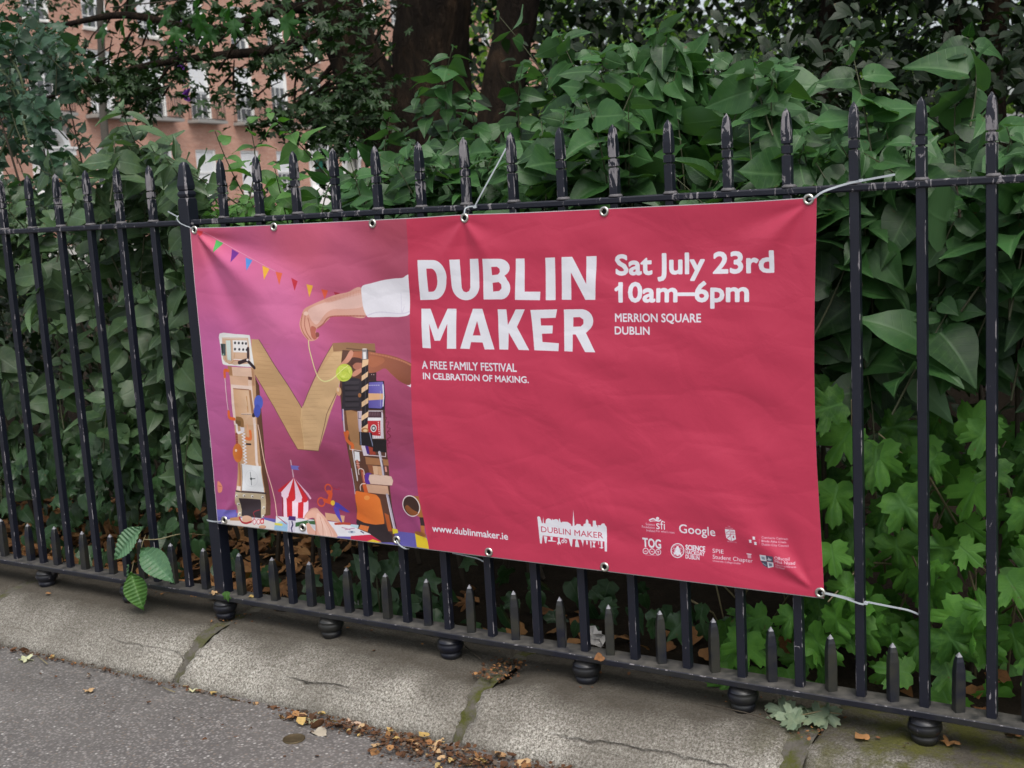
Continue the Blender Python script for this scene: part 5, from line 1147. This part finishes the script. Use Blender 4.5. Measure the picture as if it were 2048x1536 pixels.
# twigs in the hanging crown
tw = []
for c in rand_in(crown, 90, TY-1.4, TY+.2):
    c = np.array(c); d = np.array([RND.uniform(.2, 1), RND.uniform(-.2, .2), RND.uniform(.1, .7)])*.28; tw.append([c, c+d*.5+np.array([0, 0, .02]), c+d])
stem_mesh(tree, tw, .006, M_BARK, 'twigs')
# large near maple leaves at the top edge
nb = empty('maple_branch', at_y(440, -40, 1.4), 'low maple spray with big green leaves hanging in at the top left edge', 'branch')
cs = [Q(x, y, 1.4+RND.uniform(-.2, .2)) for x, y in ((335, 10), (385, 20), (440, 8), (470, 30), (350, 45), (420, 42), (250, 25), (215, 40), (520, 10), (560, 25), (300, 20), (395, -15), (470, -10))]
P_ = np.array(cs); n = len(P_); D = np.stack([NR.uniform(-.8, .3, n), NR.uniform(-.3, .3, n), NR.uniform(-1, -.3, n)], 1); N = np.array([-.1, -.6, .7])+NR.normal(0, .25, (n, 3))
foliage(nb, L_MAP, leafmat('green_maple_leaf', (.018, .07, .015), (.035, .12, .025), rough=.5, transl=.35), orient(P_, D, N, NR.uniform(.10, .14, n)), 40)
MB().tube([Q(640, -50, 1.6), Q(500, -20, 1.5), Q(400, -5, 1.4), Q(220, 15, 1.35)], [.006, .005, .004, .002], 6).build('twig', M_TWIG, nb)
# slim tree trunk before the houses
st = at_y(208, 300, 9); slim = empty('young_tree', (st[0], st[1], -.3), 'slim straight grey trunk standing in front of the leftmost tall window', 'tree')
trunk_tube([(st[0]+.05, 9, -.4), Q(212, 290, 9), Q(206, 200, 9), Q(203, 110, 9), Q(200, 0, 9), Q(196, -160, 9)], [.062, .056, .052, .048, .045, .03], 12, 7).build('trunk', flat('grey_bark', (.10, .09, .075), .9, var=.4, vscale=20), slim)
T = clump_leaves([Q(RND.uniform(60, 330), RND.uniform(-300, 20), 9+RND.uniform(-1, 1)) for k in range(60)], 30, .25, (.08, .12)); foliage(slim, L_SMALL, M_MAPLE, T, 0, mass='crown')
# purple ribbons
rb = empty('purple_ribbon', at_y(362, 60, 3.0), 'strip of purple ribbon bows hanging from a tree limb before the houses', 'ribbon')
M_PURP = flat('purple_cloth', (.24, .05, .46), .5, var=.3, vscale=40)
for cx, cy, w_, h_ in ((360, 92, 15, 22), (352, 100, 8, 12), (358, 136, 17, 26), (373, 190, 13, 24), (366, 84, 7, 9)):
    m = MB(); vs = []
    for i in range(5):
        for j in range(4): vs.append(Q(cx-w_/2+w_*j/3+3*math.sin(i*1.3+cx), cy-h_/2+h_*i/4+2*math.sin(j*2+i), 3.0+.02*math.sin(i*2+j*1.7)))
    m.add(vs, [(i*4+j, i*4+j+1, (i+1)*4+j+1, (i+1)*4+j) for i in range(4) for j in range(3)], 0, True); m.build('bow', M_PURP, rb)
MB().tube([Q(362, 40, 3.0), Q(360, 100, 3.0), Q(362, 140, 3.0), Q(374, 192, 3.0)], .0015, 5).build('string', M_PURP, rb)

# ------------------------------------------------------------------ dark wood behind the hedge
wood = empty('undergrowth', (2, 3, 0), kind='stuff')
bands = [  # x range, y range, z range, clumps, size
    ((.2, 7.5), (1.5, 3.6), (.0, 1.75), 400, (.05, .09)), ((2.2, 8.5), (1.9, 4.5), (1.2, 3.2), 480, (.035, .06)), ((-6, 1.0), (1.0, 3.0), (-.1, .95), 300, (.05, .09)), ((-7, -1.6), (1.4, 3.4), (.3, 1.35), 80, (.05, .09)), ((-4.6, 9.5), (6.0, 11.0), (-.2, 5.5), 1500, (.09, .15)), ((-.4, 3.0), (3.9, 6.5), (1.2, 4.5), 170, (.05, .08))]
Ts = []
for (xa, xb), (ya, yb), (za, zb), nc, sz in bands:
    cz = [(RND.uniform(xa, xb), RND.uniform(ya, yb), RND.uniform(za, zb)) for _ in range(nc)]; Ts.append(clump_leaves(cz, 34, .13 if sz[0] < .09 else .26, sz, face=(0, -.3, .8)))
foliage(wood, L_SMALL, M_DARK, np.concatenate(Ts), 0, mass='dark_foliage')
# light leaves far behind, in the open
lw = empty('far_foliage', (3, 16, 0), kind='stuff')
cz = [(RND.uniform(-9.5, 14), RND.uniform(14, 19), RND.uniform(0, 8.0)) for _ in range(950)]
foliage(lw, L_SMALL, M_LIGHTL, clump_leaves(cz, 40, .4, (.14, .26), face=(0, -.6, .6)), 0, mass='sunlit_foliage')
for px, y, r, lab in ((1655, 4.6, .07, 'dark upright trunk deep in the wood, left of the two right-hand trunks'), (1905, 5.5, .06, 'thin dark trunk near the top right corner, the left one of a close pair'), (1985, 5.0, .075, 'thicker dark trunk at the top right corner, right one of a close pair')):
    b = at_y(px, 600, y); o = empty('wood_trunk', (b[0], y, -.1), lab, 'tree'); trunk_tube([(b[0], y, -.15), Q(px+4, 300, y), Q(px-6, 120, y), Q(px+10, -40, y), Q(px-10, -500, y)], [r*1.3, r, r*.95, r*.9, r*.6], 12, px).build('trunk', M_BARK, o)
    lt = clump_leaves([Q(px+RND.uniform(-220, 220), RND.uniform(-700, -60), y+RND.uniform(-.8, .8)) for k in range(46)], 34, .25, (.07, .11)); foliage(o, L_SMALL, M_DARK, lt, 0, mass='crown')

# ------------------------------------------------------------------ the leafy shrubs at the railing
def region_tips(poly_, n, y0, y1):
    """shoot tips in uneven clusters, with bare gaps between"""
    out = []
    while len(out) < n:
        for p in rand_in([(poly_, 1.0)], 20, y0, y1):
            if mn.noise(Vector((p[0]*3.1, p[1]*2.0, p[2]*3.6+4))) > -.06 and len(out) < n: out.append(p)
    return out
def shrub(name, x, label, tips_list, mat=M_LILAC, Ls=L_HEART, limit=290, group=None, stemw=.0022, **kw):
    o = empty(name, (x, .6, -.1), label, 'shrub', group); TT = []; SS = []
    for tips, a in tips_list:
        k = dict(kw); k.update(a); T_, s_ = shoots(tips, **k); TT.append(T_); SS += s_
    # main canes from the ground
    canes = []
    for _ in range(10): 
        s = RND.choice(SS)[0]; canes.append([(s[0]+RND.uniform(-.3, .3)*.5, max(.4, s[1]+.2), -.1), (s[0]+RND.uniform(-.05, .05), s[1]+.15, s[2]*.5), tuple(s)])
    foliage(o, Ls, mat, np.concatenate(TT), limit); stem_mesh(o, SS, stemw, M_STEM); stem_mesh(o, canes, .007, M_TWIG, 'cane'); return o
OVN = [L_HEART[0], L_HEART[1], L_HEART[2], L_HEART[3]]
# right-hand hedge
shrub('lilac_shrub', 3.2, 'lilac hedge with big heart-shaped leaves behind the bars right of the banner', [
    (region_tips([(1600, 200), (1760, 250), (1830, 235), (1880, 270), (2000, 215), (2200, 160), (2200, 420), (1600, 420)], 60, .10, .9), {}),
    (region_tips([(1640, 400), (2200, 400), (2200, 680), (1640, 660)], 40, .10, .6), dict(face=(.0, -.9, .5), down=.7)),
    ([Q(1935, 75, .7), Q(1915, 140, .7), Q(1700, 90, .25), Q(1740, 140, .30), Q(1830, 225, .5)], dict(pairs=5))], leaf=(.07, .165), length=(.25, .45), pairs=6)
# hedge behind the middle
shrub('lilac_shrub', 2.2, 'lilac hedge rising in a green bank above the right half of the banner', [
    (region_tips([(960, 330), (1010, 200), (1090, 120), (1180, 70), (1290, 30), (1420, 70), (1500, 110), (1620, 170), (1620, 400), (960, 430)], 84, .12, 1.0), {}),
    (region_tips([(1100, 90), (1340, 60), (1400, 200), (1150, 200)], 26, .5, .9), dict(face=(-.4, -.5, .6), down=1.2, leaf=(.10, .14))),
    ([Q(998, 32, .8), Q(1045, 130, .7), Q(1120, 70, .8), Q(1560, 120, .6), Q(1500, 160, .5)], dict(pairs=7, length=(.35, .5)))], leaf=(.06, .15), length=(.25, .48), pairs=6)
shrub('lilac_shrub', 1.1, 'lilac shrub whose shoots rise before the tree trunk above the banner centre', [
    (region_tips([(640, 350), (720, 300), (800, 270), (900, 250), (990, 280), (990, 440), (640, 440)], 44, .12, .8), {}),
    ([Q(905, 95, .55), Q(862, 130, .6), Q(835, 195, .6), Q(780, 235, .6), Q(700, 300, .4), Q(940, 190, .6)], dict(pairs=7, length=(.32, .45)))], leaf=(.055, .13), length=(.25, .45), pairs=6)
shrub('lilac_shrub', -.6, 'lilac shrub with pale grey-green leaves left of the heavy post', [
    (region_tips([(-200, 330), (100, 330), (190, 290), (260, 245), (330, 300), (380, 360), (380, 460), (-200, 460)], 66, .08, .7), {}),
    (region_tips([(-200, 450), (390, 450), (400, 900), (-200, 900)], 64, .10, .6), dict(face=(.3, -.8, .6), down=.7)),
    ([Q(240, 215, .25), Q(255, 270, .3), Q(300, 290, .25)], dict(pairs=6))], leaf=(.055, .13), length=(.22, .42), face=(.2, -.6, .8), mat=leafmat('lit_grey_lilac_leaf', (.018, .046, .017), (.078, .142, .064), vein=(.12, .19, .11), back=(.11, .17, .12), rough=.38))  # grey-green made paler to hold the light on the leaf tops
# low sprigs in the gap above the left part of the banner
shrub('young_shrub', .35, 'young light green shoots just above the rail over the printed cardboard letter', [
    (region_tips([(390, 400), (640, 385), (640, 450), (390, 450)], 42, .08, .5), {}), ([Q(540, 225, .3), Q(495, 245, .3), Q(430, 262, .3), Q(548, 330, .2), Q(585, 340, .25)], dict(pairs=5, length=(.28, .38)))], leaf=(.045, .085), length=(.18, .3), mat=M_FRESH, Ls=[L_HEART[4], L_HEART[0], L_HEART[2]], down=.2)
# climber at the far left
climb = shrub('climbing_shrub', -1.9, 'tall climbing shrub with small blue-green leaves at the left edge of the view', [
    (region_tips([(-250, 0), (60, 10), (110, 60), (140, 170), (170, 300), (60, 380), (-250, 380)], 125, .5, 1.5), {})], leaf=(.045, .095), length=(.2, .4), pairs=7, face=(.2, -.6, .7), mat=leafmat('blue_green_leaf', (.018, .052, .028), (.045, .10, .058), rough=.4), Ls=[L_IVY[0], L_HEART[0], L_HEART[3]], limit=260)
m = MB()
for a, b, c in (((-10, 330), (40, 200), (-20, 120)), ((60, 290), (30, 190), (0, 130)), ((-20, 60), (40, 150), (50, 240))): m.tube(smooth([Q(*a, .7), Q(*b, .7), Q(*c, .75)], False, 6), .005, 6)
m.build('vine', flat('vine_stem', (.10, .13, .06), .7), climb)
# currant at the lower right
def lobed(parent, region, n, y0, y1, size, mat, Ls=L_CURR, face=(-.1, -.95, .35), limit=290, bright=None):
    P = np.array(rand_in(region, n, y0, y1)); k = len(P); a = NR.normal(-math.pi/2, .8, k)
    D = np.stack([np.cos(a), NR.normal(-.2, .2, k), np.sin(a)], 1); N = np.array(face)+NR.normal(0, .38, (k, 3))
    T_ = orient(P, D, N, NR.uniform(size[0], size[1], k)); foliage(parent, Ls, mat, T_, limit); return P
cur = empty('currant_shrub', (2.4, .5, -.1), 'flowering currant with bright green lobed leaves low behind the bars on the right', 'shrub')
P = lobed(cur, [([(1620, 700), (1700, 740), (1760, 860), (1900, 790), (2000, 770), (2200, 760), (2200, 1430), (1620, 1330)], 1.0), ([(1640, 900), (2200, 820), (2200, 1330), (1640, 1280)], 1.0), ([(1400, 1230), (1660, 1180), (1660, 1370), (1400, 1330)], .5)], 270, .07, .7, (.085, .14), M_CURR)
m = MB()
for k in range(34):
    p = P[RND.randrange(len(P))]; g = np.array([p[0]+RND.uniform(-.2, .2), .45, RND.uniform(-.1, .3)]); m.tube([g, (g+p)/2+np.array([0, 0, .05]), p], [.0035, .0028, .0018], 5)
m.build('stem', M_PSTEM, cur)['kind'] = 'stuff'
hol = empty('holly_sprig', at_y(1660, 600, .3), 'small spiny holly sprig between the banner edge and the first bar beside it', 'shrub')
HOL = leaf_fan([(0, .60), (10, .36), (24, .40), (34, .26), (52, .32), (66, .20), (88, .26), (104, .17), (130, .24), (150, .2), (180, .34)], .12, 3, .1)
P_ = np.array([Q(x, y, .3+RND.uniform(-.05, .08)) for x, y in ((1640, 620), (1655, 600), (1668, 615), (1680, 595), (1650, 635), (1662, 648), (1645, 655), (1685, 625), (1690, 640), (1672, 580))]); n = len(P_)
foliage(hol, [HOL], M_IVY, orient(P_, NR.normal(0, 1, (n, 3)), np.array([0, -.8, .5])+NR.normal(0, .3, (n, 3)), NR.uniform(.04, .06, n)), 20)
MB().tube([Q(1700, 640, .36), Q(1670, 615, .32), Q(1645, 625, .3)], .002, 5).build('stem', M_TWIG, hol)
# ivy along the foot of the hedge
ivy = empty('ivy', (0, .4, -.1), 'dark ivy and ground leaves at the foot of the hedge, seen below the banner', 'ivy')
lobed(ivy, [([(-150, 880), (420, 880), (430, 1080), (380, 1130), (-150, 1080)], 1.0), ([(-150, 880), (400, 860), (400, 1000), (-150, 980)], 1.0), ([(430, 1040), (900, 1110), (1500, 1190), (1600, 1330), (1000, 1270), (430, 1190)], .55), ([(440, 1120), (900, 1180), (1000, 1270), (440, 1190)], .4)], 760, .10, .75, (.05, .09), M_IVY, L_IVY+[L_HEART[0]], face=(-.1, -.8, .6))
# two large pale-backed leaves low in the middle, under the banner
bl = empty('low_sapling', at_y(755, 1180, .16), 'low sapling with large grey-green leaves spread behind the bars under the yellow pot print', 'plant')
P_ = np.array([Q(*p, .14+.03*i) for i, p in enumerate(((752, 1150), (760, 1160), (748, 1175), (770, 1180), (800, 1200), (830, 1190), (740, 1130), (812, 1230), (700, 1160)))]); D = np.array([(-.7, -.2, .5), (.6, -.1, .6), (-.6, -.3, -.6), (.2, -.3, -1), (.5, -.2, -.7), (.9, 0, -.3), (-.2, 0, 1), (.3, -.2, -.8), (-.9, 0, -.2)], float)
foliage(bl, OVN, leafmat('pale_sapling_leaf', (.05, .10, .055), (.08, .14, .08), vein=(.12, .19, .11)), orient(P_, D, np.tile([0, -.95, .35], (len(P_), 1))+NR.normal(0, .12, (len(P_), 3)), np.array([.10, .11, .11, .12, .10, .09, .08, .08, .08])), 20)
MB().tube([Q(765, 1260, .2), Q(758, 1200, .17), Q(752, 1150, .15)], .003, 5).build('stem', M_STEM, bl)

# ------------------------------------------------------------------ twig with big serrated leaves poking out between the bars
def serrated(L, W, nv=9, seed=0):
    rows = nv*6; cols = 8; vs = []; uv = []
    for i in range(rows+1):
        t = i/rows; wd = W*(math.sin(math.pi*min(1, t*1.02))**.72)*(1-.42*t**2.2)*(1 if t < .98 else max(0, (1-t)/.02))
        for j in range(-cols, cols+1):
            s = j/cols; ed = 1+.055*((t*nv*3) % 1-.5)*(abs(s) > .99)
            x = s*wd*ed; y = t*L+abs(s)*W*.40*(1-t)*.8-.02*(abs(s))*L*(t < .06)
            z = .0035*math.cos(2*math.pi*(t*nv))*min(1, abs(s)*3)*(1-abs(s)*.3)+.06*L*abs(s)**1.3*W/L*4-.22*L*t*t
            vs.append((x, y, z)); uv.append((s*.4, t))
    n = 2*cols+1; return np.array(vs), [(i*n+j, i*n+j+1, (i+1)*n+j+1, (i+1)*n+j) for i in range(rows) for j in range(n-1)], np.array(uv)
hb = empty('hornbeam_twig', at_y(340, 1075, .02), 'twig with three big serrated green leaves poking out between the left bars over the kerb', 'twig')
for (bx, by), (tx, ty), w_, yb, yt, mt, nn in (((290, 1052), (216, 1117), .043, -.03, -.09, M_HORN, (.35, -.62, .62)), ((284, 1098), (336, 1153), .044, -.05, -.12, M_HORN, (.5, -.70, .5)), ((262, 1142), (281, 1217), .042, -.06, -.10, M_FRESH, (.55, -.8, .15)), ((258, 1128), (252, 1180), .018, -.05, -.07, M_HORN, (-.6, -.8, .2))):
    A = np.array(Q(bx, by, yb)); B = np.array(Q(tx, ty, yt)); L_ = np.linalg.norm(B-A); me = leaf_mesh('leaf', serrated(L_, w_*1.0, 11 if w_ > .02 else 7), mt)
    T_ = orient(A[None], (B-A)[None], np.array([nn]), np.array([1.0]))[0]; mesh_obj('leaf', me, (), hb, Matrix([list(T_[0]), list(T_[1]), list(T_[2]), [0, 0, 0, 1]]))
MB().tube(smooth([Q(410, 1070, .15), Q(361, 1068, .04), Q(320, 1078, .0), Q(288, 1079, -.03)], False, 5), .0016, 6).build('stem', M_PSTEM, hb)
MB().tube([Q(291, 1070, -.02), Q(285, 1085, -.04), Q(282, 1100, -.05)], .0012, 5).build('stem', M_PSTEM, hb); MB().tube([Q(267, 1123, -.045), Q(265, 1135, -.05), Q(263, 1145, -.06)], .0012, 5).build('stem', M_PSTEM, hb)
sm = empty('ivy_sprig', Q(458, 1195, -.036), 'single small bright ivy leaf on the bottom rail at the foot of the heavy post', 'leaf')
foliage(sm, [L_IVY[0]], M_FRESH, orient(np.array([Q(452, 1180, -.04)]), np.array([(.2, -.2, -1)], float), np.array([(0, -1, .2)], float), np.array([.038])), 4); MB().tube([Q(448, 1200, -.03), Q(452, 1184, -.038)], .001, 5).build('stem', M_PSTEM, sm)

# ------------------------------------------------------------------ litter
def litter(name, pts, size, mats, label=None, kind='stuff', parent=None):
    """crumbled leaf bits: small curled scraps lying on the ground"""
    P_ = np.array(pts); k = len(P_); grp = NR.integers(0, len(mats), k); scr = []
    for sd in range(4):
        r = random.Random(sd); o_ = [(0, 0, 0)]+[(.5*r.uniform(.5, 1)*math.cos(a), .5*r.uniform(.5, 1)*math.sin(a), r.uniform(.0, .25)) for a in (0, .9, 1.9, 2.9, 3.8, 4.7, 5.6)]
        scr.append((np.array(o_), [(0, i, i % 7+1) for i in range(1, 8)], np.array([(v[0], v[1]) for v in o_])))
    D = np.stack([NR.normal(0, 1, k), NR.normal(0, 1, k), NR.normal(0, .25, k)], 1); N = np.array([0, 0, 1.])+NR.normal(0, .35, (k, 3)); s = NR.uniform(*size, k)*(.5+NR.random(k))
    T_ = orient(P_, D, N, s); par = parent or empty(name, tuple(P_.mean(0)), kind=kind)
    for g in range(len(mats)):
        if (grp == g).any(): joined('scraps', scr, mats[g], T_[grp == g], NR.integers(0, 4, (grp == g).sum()), par)
    return par
pts = []
def kerb_line(px, py): p = at_z(px, py, GZ); return p
def drift(x0, x1, y0, y1, n, h=.01):
    for _ in range(n):
        u = RND.random(); pts.append((x0+(x1-x0)*u+RND.gauss(0, .015), RND.uniform(y0, y1) if RND.random() < .5 else RND.gauss((y0+y1)/2, (y1-y0)*.22), GZ+.004+RND.random()*h))
drift(-2.2, -.75, -.285, -.25, 220, .010); drift(-.75, .05, -.275, -.25, 210, .005); drift(.05, .5, -.27, -.25, 80, .004); drift(.47, .62, -.32, -.25, 170, .014)
drift(.62, .95, -.31, -.25, 420, .014); drift(.84, 1.12, -.38, -.255, 560, .022); drift(1.1, 1.35, -.35, -.255, 380, .02); drift(1.3, 1.8, -.36, -.26, 300, .014); drift(1.8, 4, -.30, -.25, 500, .01)
for _ in range(160): x = RND.uniform(-2, 3); pts.append((x, -.3-abs(RND.gauss(0, .12)), GZ+.004))
M_BRN = leafmat('brown_scrap', (.05, .024, .012), (.13, .062, .028), rough=.9, transl=0)
M_TAN = leafmat('tan_scrap', (.28, .17, .08), (.50, .36, .20), rough=.85, transl=.05)
litter('leaf_litter', pts, (.003, .014), [M_BRN, M_BRN, M_BRN, flat('grit', (.10, .075, .055), .9)]); litter('leaf_chips', [pts[i] for i in range(0, len(pts), 14)], (.012, .034), [M_DRY, M_TAN, M_BRN, M_BRN, M_DRYY])
pts = []
for xj, n_ in ((1.0, 160), (.02, 30), (1.85, 30)):
    for _ in range(n_): y = RND.uniform(-.10, .05); pts.append((xj+RND.gauss(.015, .03), y, -.083+RND.random()*.006))
for _ in range(90): pts.append((RND.uniform(-.5, 2.8), RND.uniform(-.06, .1), -.078))
litter('crevice_litter', pts, (.005, .012), [M_BRN, M_BRN, M_DRY])
# brown leaves on the soil behind the left bars
bt2 = empty('fallen_leaves', (-.4, .4, -.1), kind='stuff')
P_ = np.array([(RND.uniform(-2.6, -.02), RND.uniform(.14, .95), -.1+RND.random()*.05) for _ in range(800)]+[(RND.uniform(.5, 3.2), RND.uniform(.14, .5), -.1+RND.random()*.02) for _ in range(50)]); k = len(P_)
foliage(bt2, [L_MAP[0], L_HEART[0], L_SMALL[0], L_HEART[3]], M_DRY, orient(P_, np.stack([NR.normal(0, 1, k), NR.normal(0, 1, k), NR.normal(0, .3, k)], 1), np.array([0, -.3, 1])+NR.normal(0, .35, (k, 3)), NR.uniform(.04, .08, k)), 0, mass='leaf_carpet')
def one_leaf(px, py, ang, s, L, mat, label, name='fallen_leaf', z=GZ+.006, n=(0, -.05, 1), yy=None):
    p = at_z(px, py, z) if yy is None else at_y(px, py, yy); T_ = orient(np.array([p]), np.array([(math.cos(ang), math.sin(ang), 0)]), np.array([n], float), np.array([s]))[0]
    o = mesh_obj(name, leaf_mesh(name, L, mat), (), None, Matrix([list(T_[0]), list(T_[1]), list(T_[2]), [0, 0, 0, 1]])); tag(o, label, 'leaf', 'single fallen leaves by the kerb'); return o
FL = [leaf_grid(HEART, seed=9, droop=.05, fold=.05, wav=.06), leaf_fan(CURR, .16, 6, .1)]
one_leaf(38, 1318, .4, .05, FL[1], M_PALE, 'pale green fallen leaf on brown litter at the far left of the kerb')
one_leaf(610, 1443, .5, .045, FL[0], M_PALE, 'light green oval fallen leaf at the left end of the thick litter drift')
one_leaf(180, 1384, 2.6, .035, FL[1], M_TAN, 'small star-shaped tan leaf alone on the asphalt at left', n=(0, 0, 1))
one_leaf(632, 1460, -.3, .05, FL[0], flat('grey_leaf', (.36, .32, .25), .9), 'grey curled dead leaf beside the light green oval leaf')
one_leaf(886, 1484, 2.9, .03, FL[0], M_DRYY, 'bright yellow leaf against the kerb below the mossy stone joint')
one_leaf(852, 1490, .2, .05, FL[1], M_TAN, 'crumpled tan leaf just left of the bright yellow leaf')
one_leaf(690, 1453, 1.4, .055, FL[1], flat('pinkish_leaf', (.42, .30, .22), .9), 'curled pinkish-brown leaf on the litter right of the grey dead leaf')
one_leaf(745, 1492, 1.2, .025, FL[0], M_TAN, 'small upright tan scrap at the lower edge of the litter drift')
one_leaf(370, 1368, .3, .04, FL[0], M_DRYY, 'yellow curled leaf at the foot of the left stone joint')
one_leaf(382, 1384, 2.0, .03, FL[1], M_PALE, 'tiny pale leaf on the asphalt below the left stone joint')
one_leaf(1040, 1512, 1.0, .05, FL[1], flat('mint_scrap', (.45, .62, .50), .8), 'pale mint green scrap in the litter at the bottom edge')
one_leaf(92, 1186, .3, .02, FL[0], M_DRY, 'tiny rust leaf on the kerb below the left end of the railing', z=-.074)
one_leaf(420, 1185, .2, .035, FL[1], M_TAN, 'crumpled tan leaf on the bottom rail left of the heavy post', z=.004)
one_leaf(499, 1192, .2, .022, FL[0], M_DRYY, 'small yellow leaf on the bottom rail right of the heavy post', z=.004)
one_leaf(1730, 1478, 2.4, .04, FL[0], M_DRY, 'forked rust-coloured leaf scrap on the mossy stone at lower right', z=-.076)
one_leaf(1888, 1490, 1.2, .045, FL[1], M_DRY, 'ragged rust-brown leaf right of the rightmost round foot', z=-.076)
one_leaf(2030, 1470, 1.8, .045, FL[0], M_DRY, 'orange-brown leaf at the right edge under the bottom rail', z=-.074)
one_leaf(1205, 1312, 4.4, .03, FL[0], M_DRY, 'small orange leaf hanging over the bottom rail below the banner', yy=-.038, n=(0, -1, .3))
# wilted cut sprig on the kerb
ws = empty('wilted_sprig', at_z(1640, 1440, -.072), 'wilted grey-green cut sprig lying on the kerb under the bottom rail', 'sprig')
P_ = np.array([at_z(x, y, -.066) for x, y in ((1590, 1430), (1610, 1440), (1600, 1455), (1640, 1430), (1630, 1420), (1660, 1440))]); k = len(P_)
foliage(ws, L_CURR, M_WILT, orient(P_, np.stack([NR.normal(-.3, .8, k), NR.normal(-.3, .6, k), NR.normal(0, .1, k)], 1), np.array([0, -.6, 1])+NR.normal(0, .25, (k, 3)), NR.uniform(.06, .085, k)), 10)
MB().tube([at_z(1596, 1432, -.062), at_z(1640, 1422, -.055), at_z(1682, 1428, -.062)], .0018, 5).build('stem', M_PSTEM, ws)
for a, b, c, lab in (((1410, 1408), (1490, 1425), (1560, 1446), 'long brown twig lying on the kerb left of the wilted sprig'), ((1548, 1400), (1530, 1425), (1545, 1440), 'short reddish twig crossing the long twig on the kerb'), ((930, 1292), (945, 1305), (962, 1318), 'bent dark twig beside the round foot at the second stone joint'), ((75, 1312), (85, 1320), (95, 1328), 'straw-coloured stalk in the litter at far left'), ((325, 1374), (338, 1380), (350, 1384), 'straw-coloured stalk on the asphalt below the left stone joint'), ((1500, 1362), (1530, 1380), (1560, 1386), 'pale bare stalk lying behind the foot right of the banner')):
    zz = -.07 if a[1] < 1300 or a[0] > 800 else GZ+.006
    if a[0] == 75: zz = GZ+.008
    m = MB().tube([at_z(*a, zz), at_z(*b, zz+.003), at_z(*c, zz)], .0016, 5); tag(m.build('twig', M_PSTEM if 'straw' in lab or 'pale' in lab else M_TWIG), lab, 'twig', 'loose twigs and stalks')
# metal survey stud in the pavement
p = at_z(588, 1481, GZ); sp_ = empty('pavement_stud', tuple(p), 'round worn brass disc set into the asphalt pavement', 'metal disc')
m = MB(); lathe(m, [(.0285, -.004), (.0290, .0015), (.0280, .0026), (.0262, .0024), (.0255, .0017), (.002, .0020)], 32)
st_ = NT('worn_brass'); st_.base(st_.mix(st_.noise(60, 5, .7, st_.coord()), (.045, .035, .02), (.17, .13, .07)), .5, .5, .55); m.build('disc', st_.mat, sp_, Matrix.Translation((p[0], p[1], GZ+.004)))
# crumpled paper behind the bars
def paper(px, py, y, s, label, col):
    c = np.array(at_y(px, py, y)); r = random.Random(int(px)); vs = []; n = 6
    for i in range(n):
        for j in range(n): vs.append(c+np.array([(i/(n-1)-.5)*s*1.3, r.uniform(-.25, .25)*s, (j/(n-1)-.5)*s+.25*s*r.random()]))
    o = MB().add(vs, [(i*n+j, i*n+j+1, (i+1)*n+j+1, (i+1)*n+j) for i in range(n-1) for j in range(n-1)]).build('paper_scrap', flat('paper', col, .8)); tag(o, label, 'paper')
paper(1185, 1278, .14, .05, 'crumpled white paper behind the bars below the skyline logo', (.55, .53, .50)); paper(722, 1200, .16, .04, 'torn white paper scrap behind the bars below the printed blocks', (.6, .6, .6))
m = MB().box((-.022, -.006, 0), (.022, .006, .0015)); p = at_z(560, 1219, -.078); tag(m.build('ticket_scrap', flat('red_white_card', (.62, .30, .30), .6), None, Matrix.Translation(p)), 'tiny red and white card scrap on the kerb below the bottom rail', 'litter')
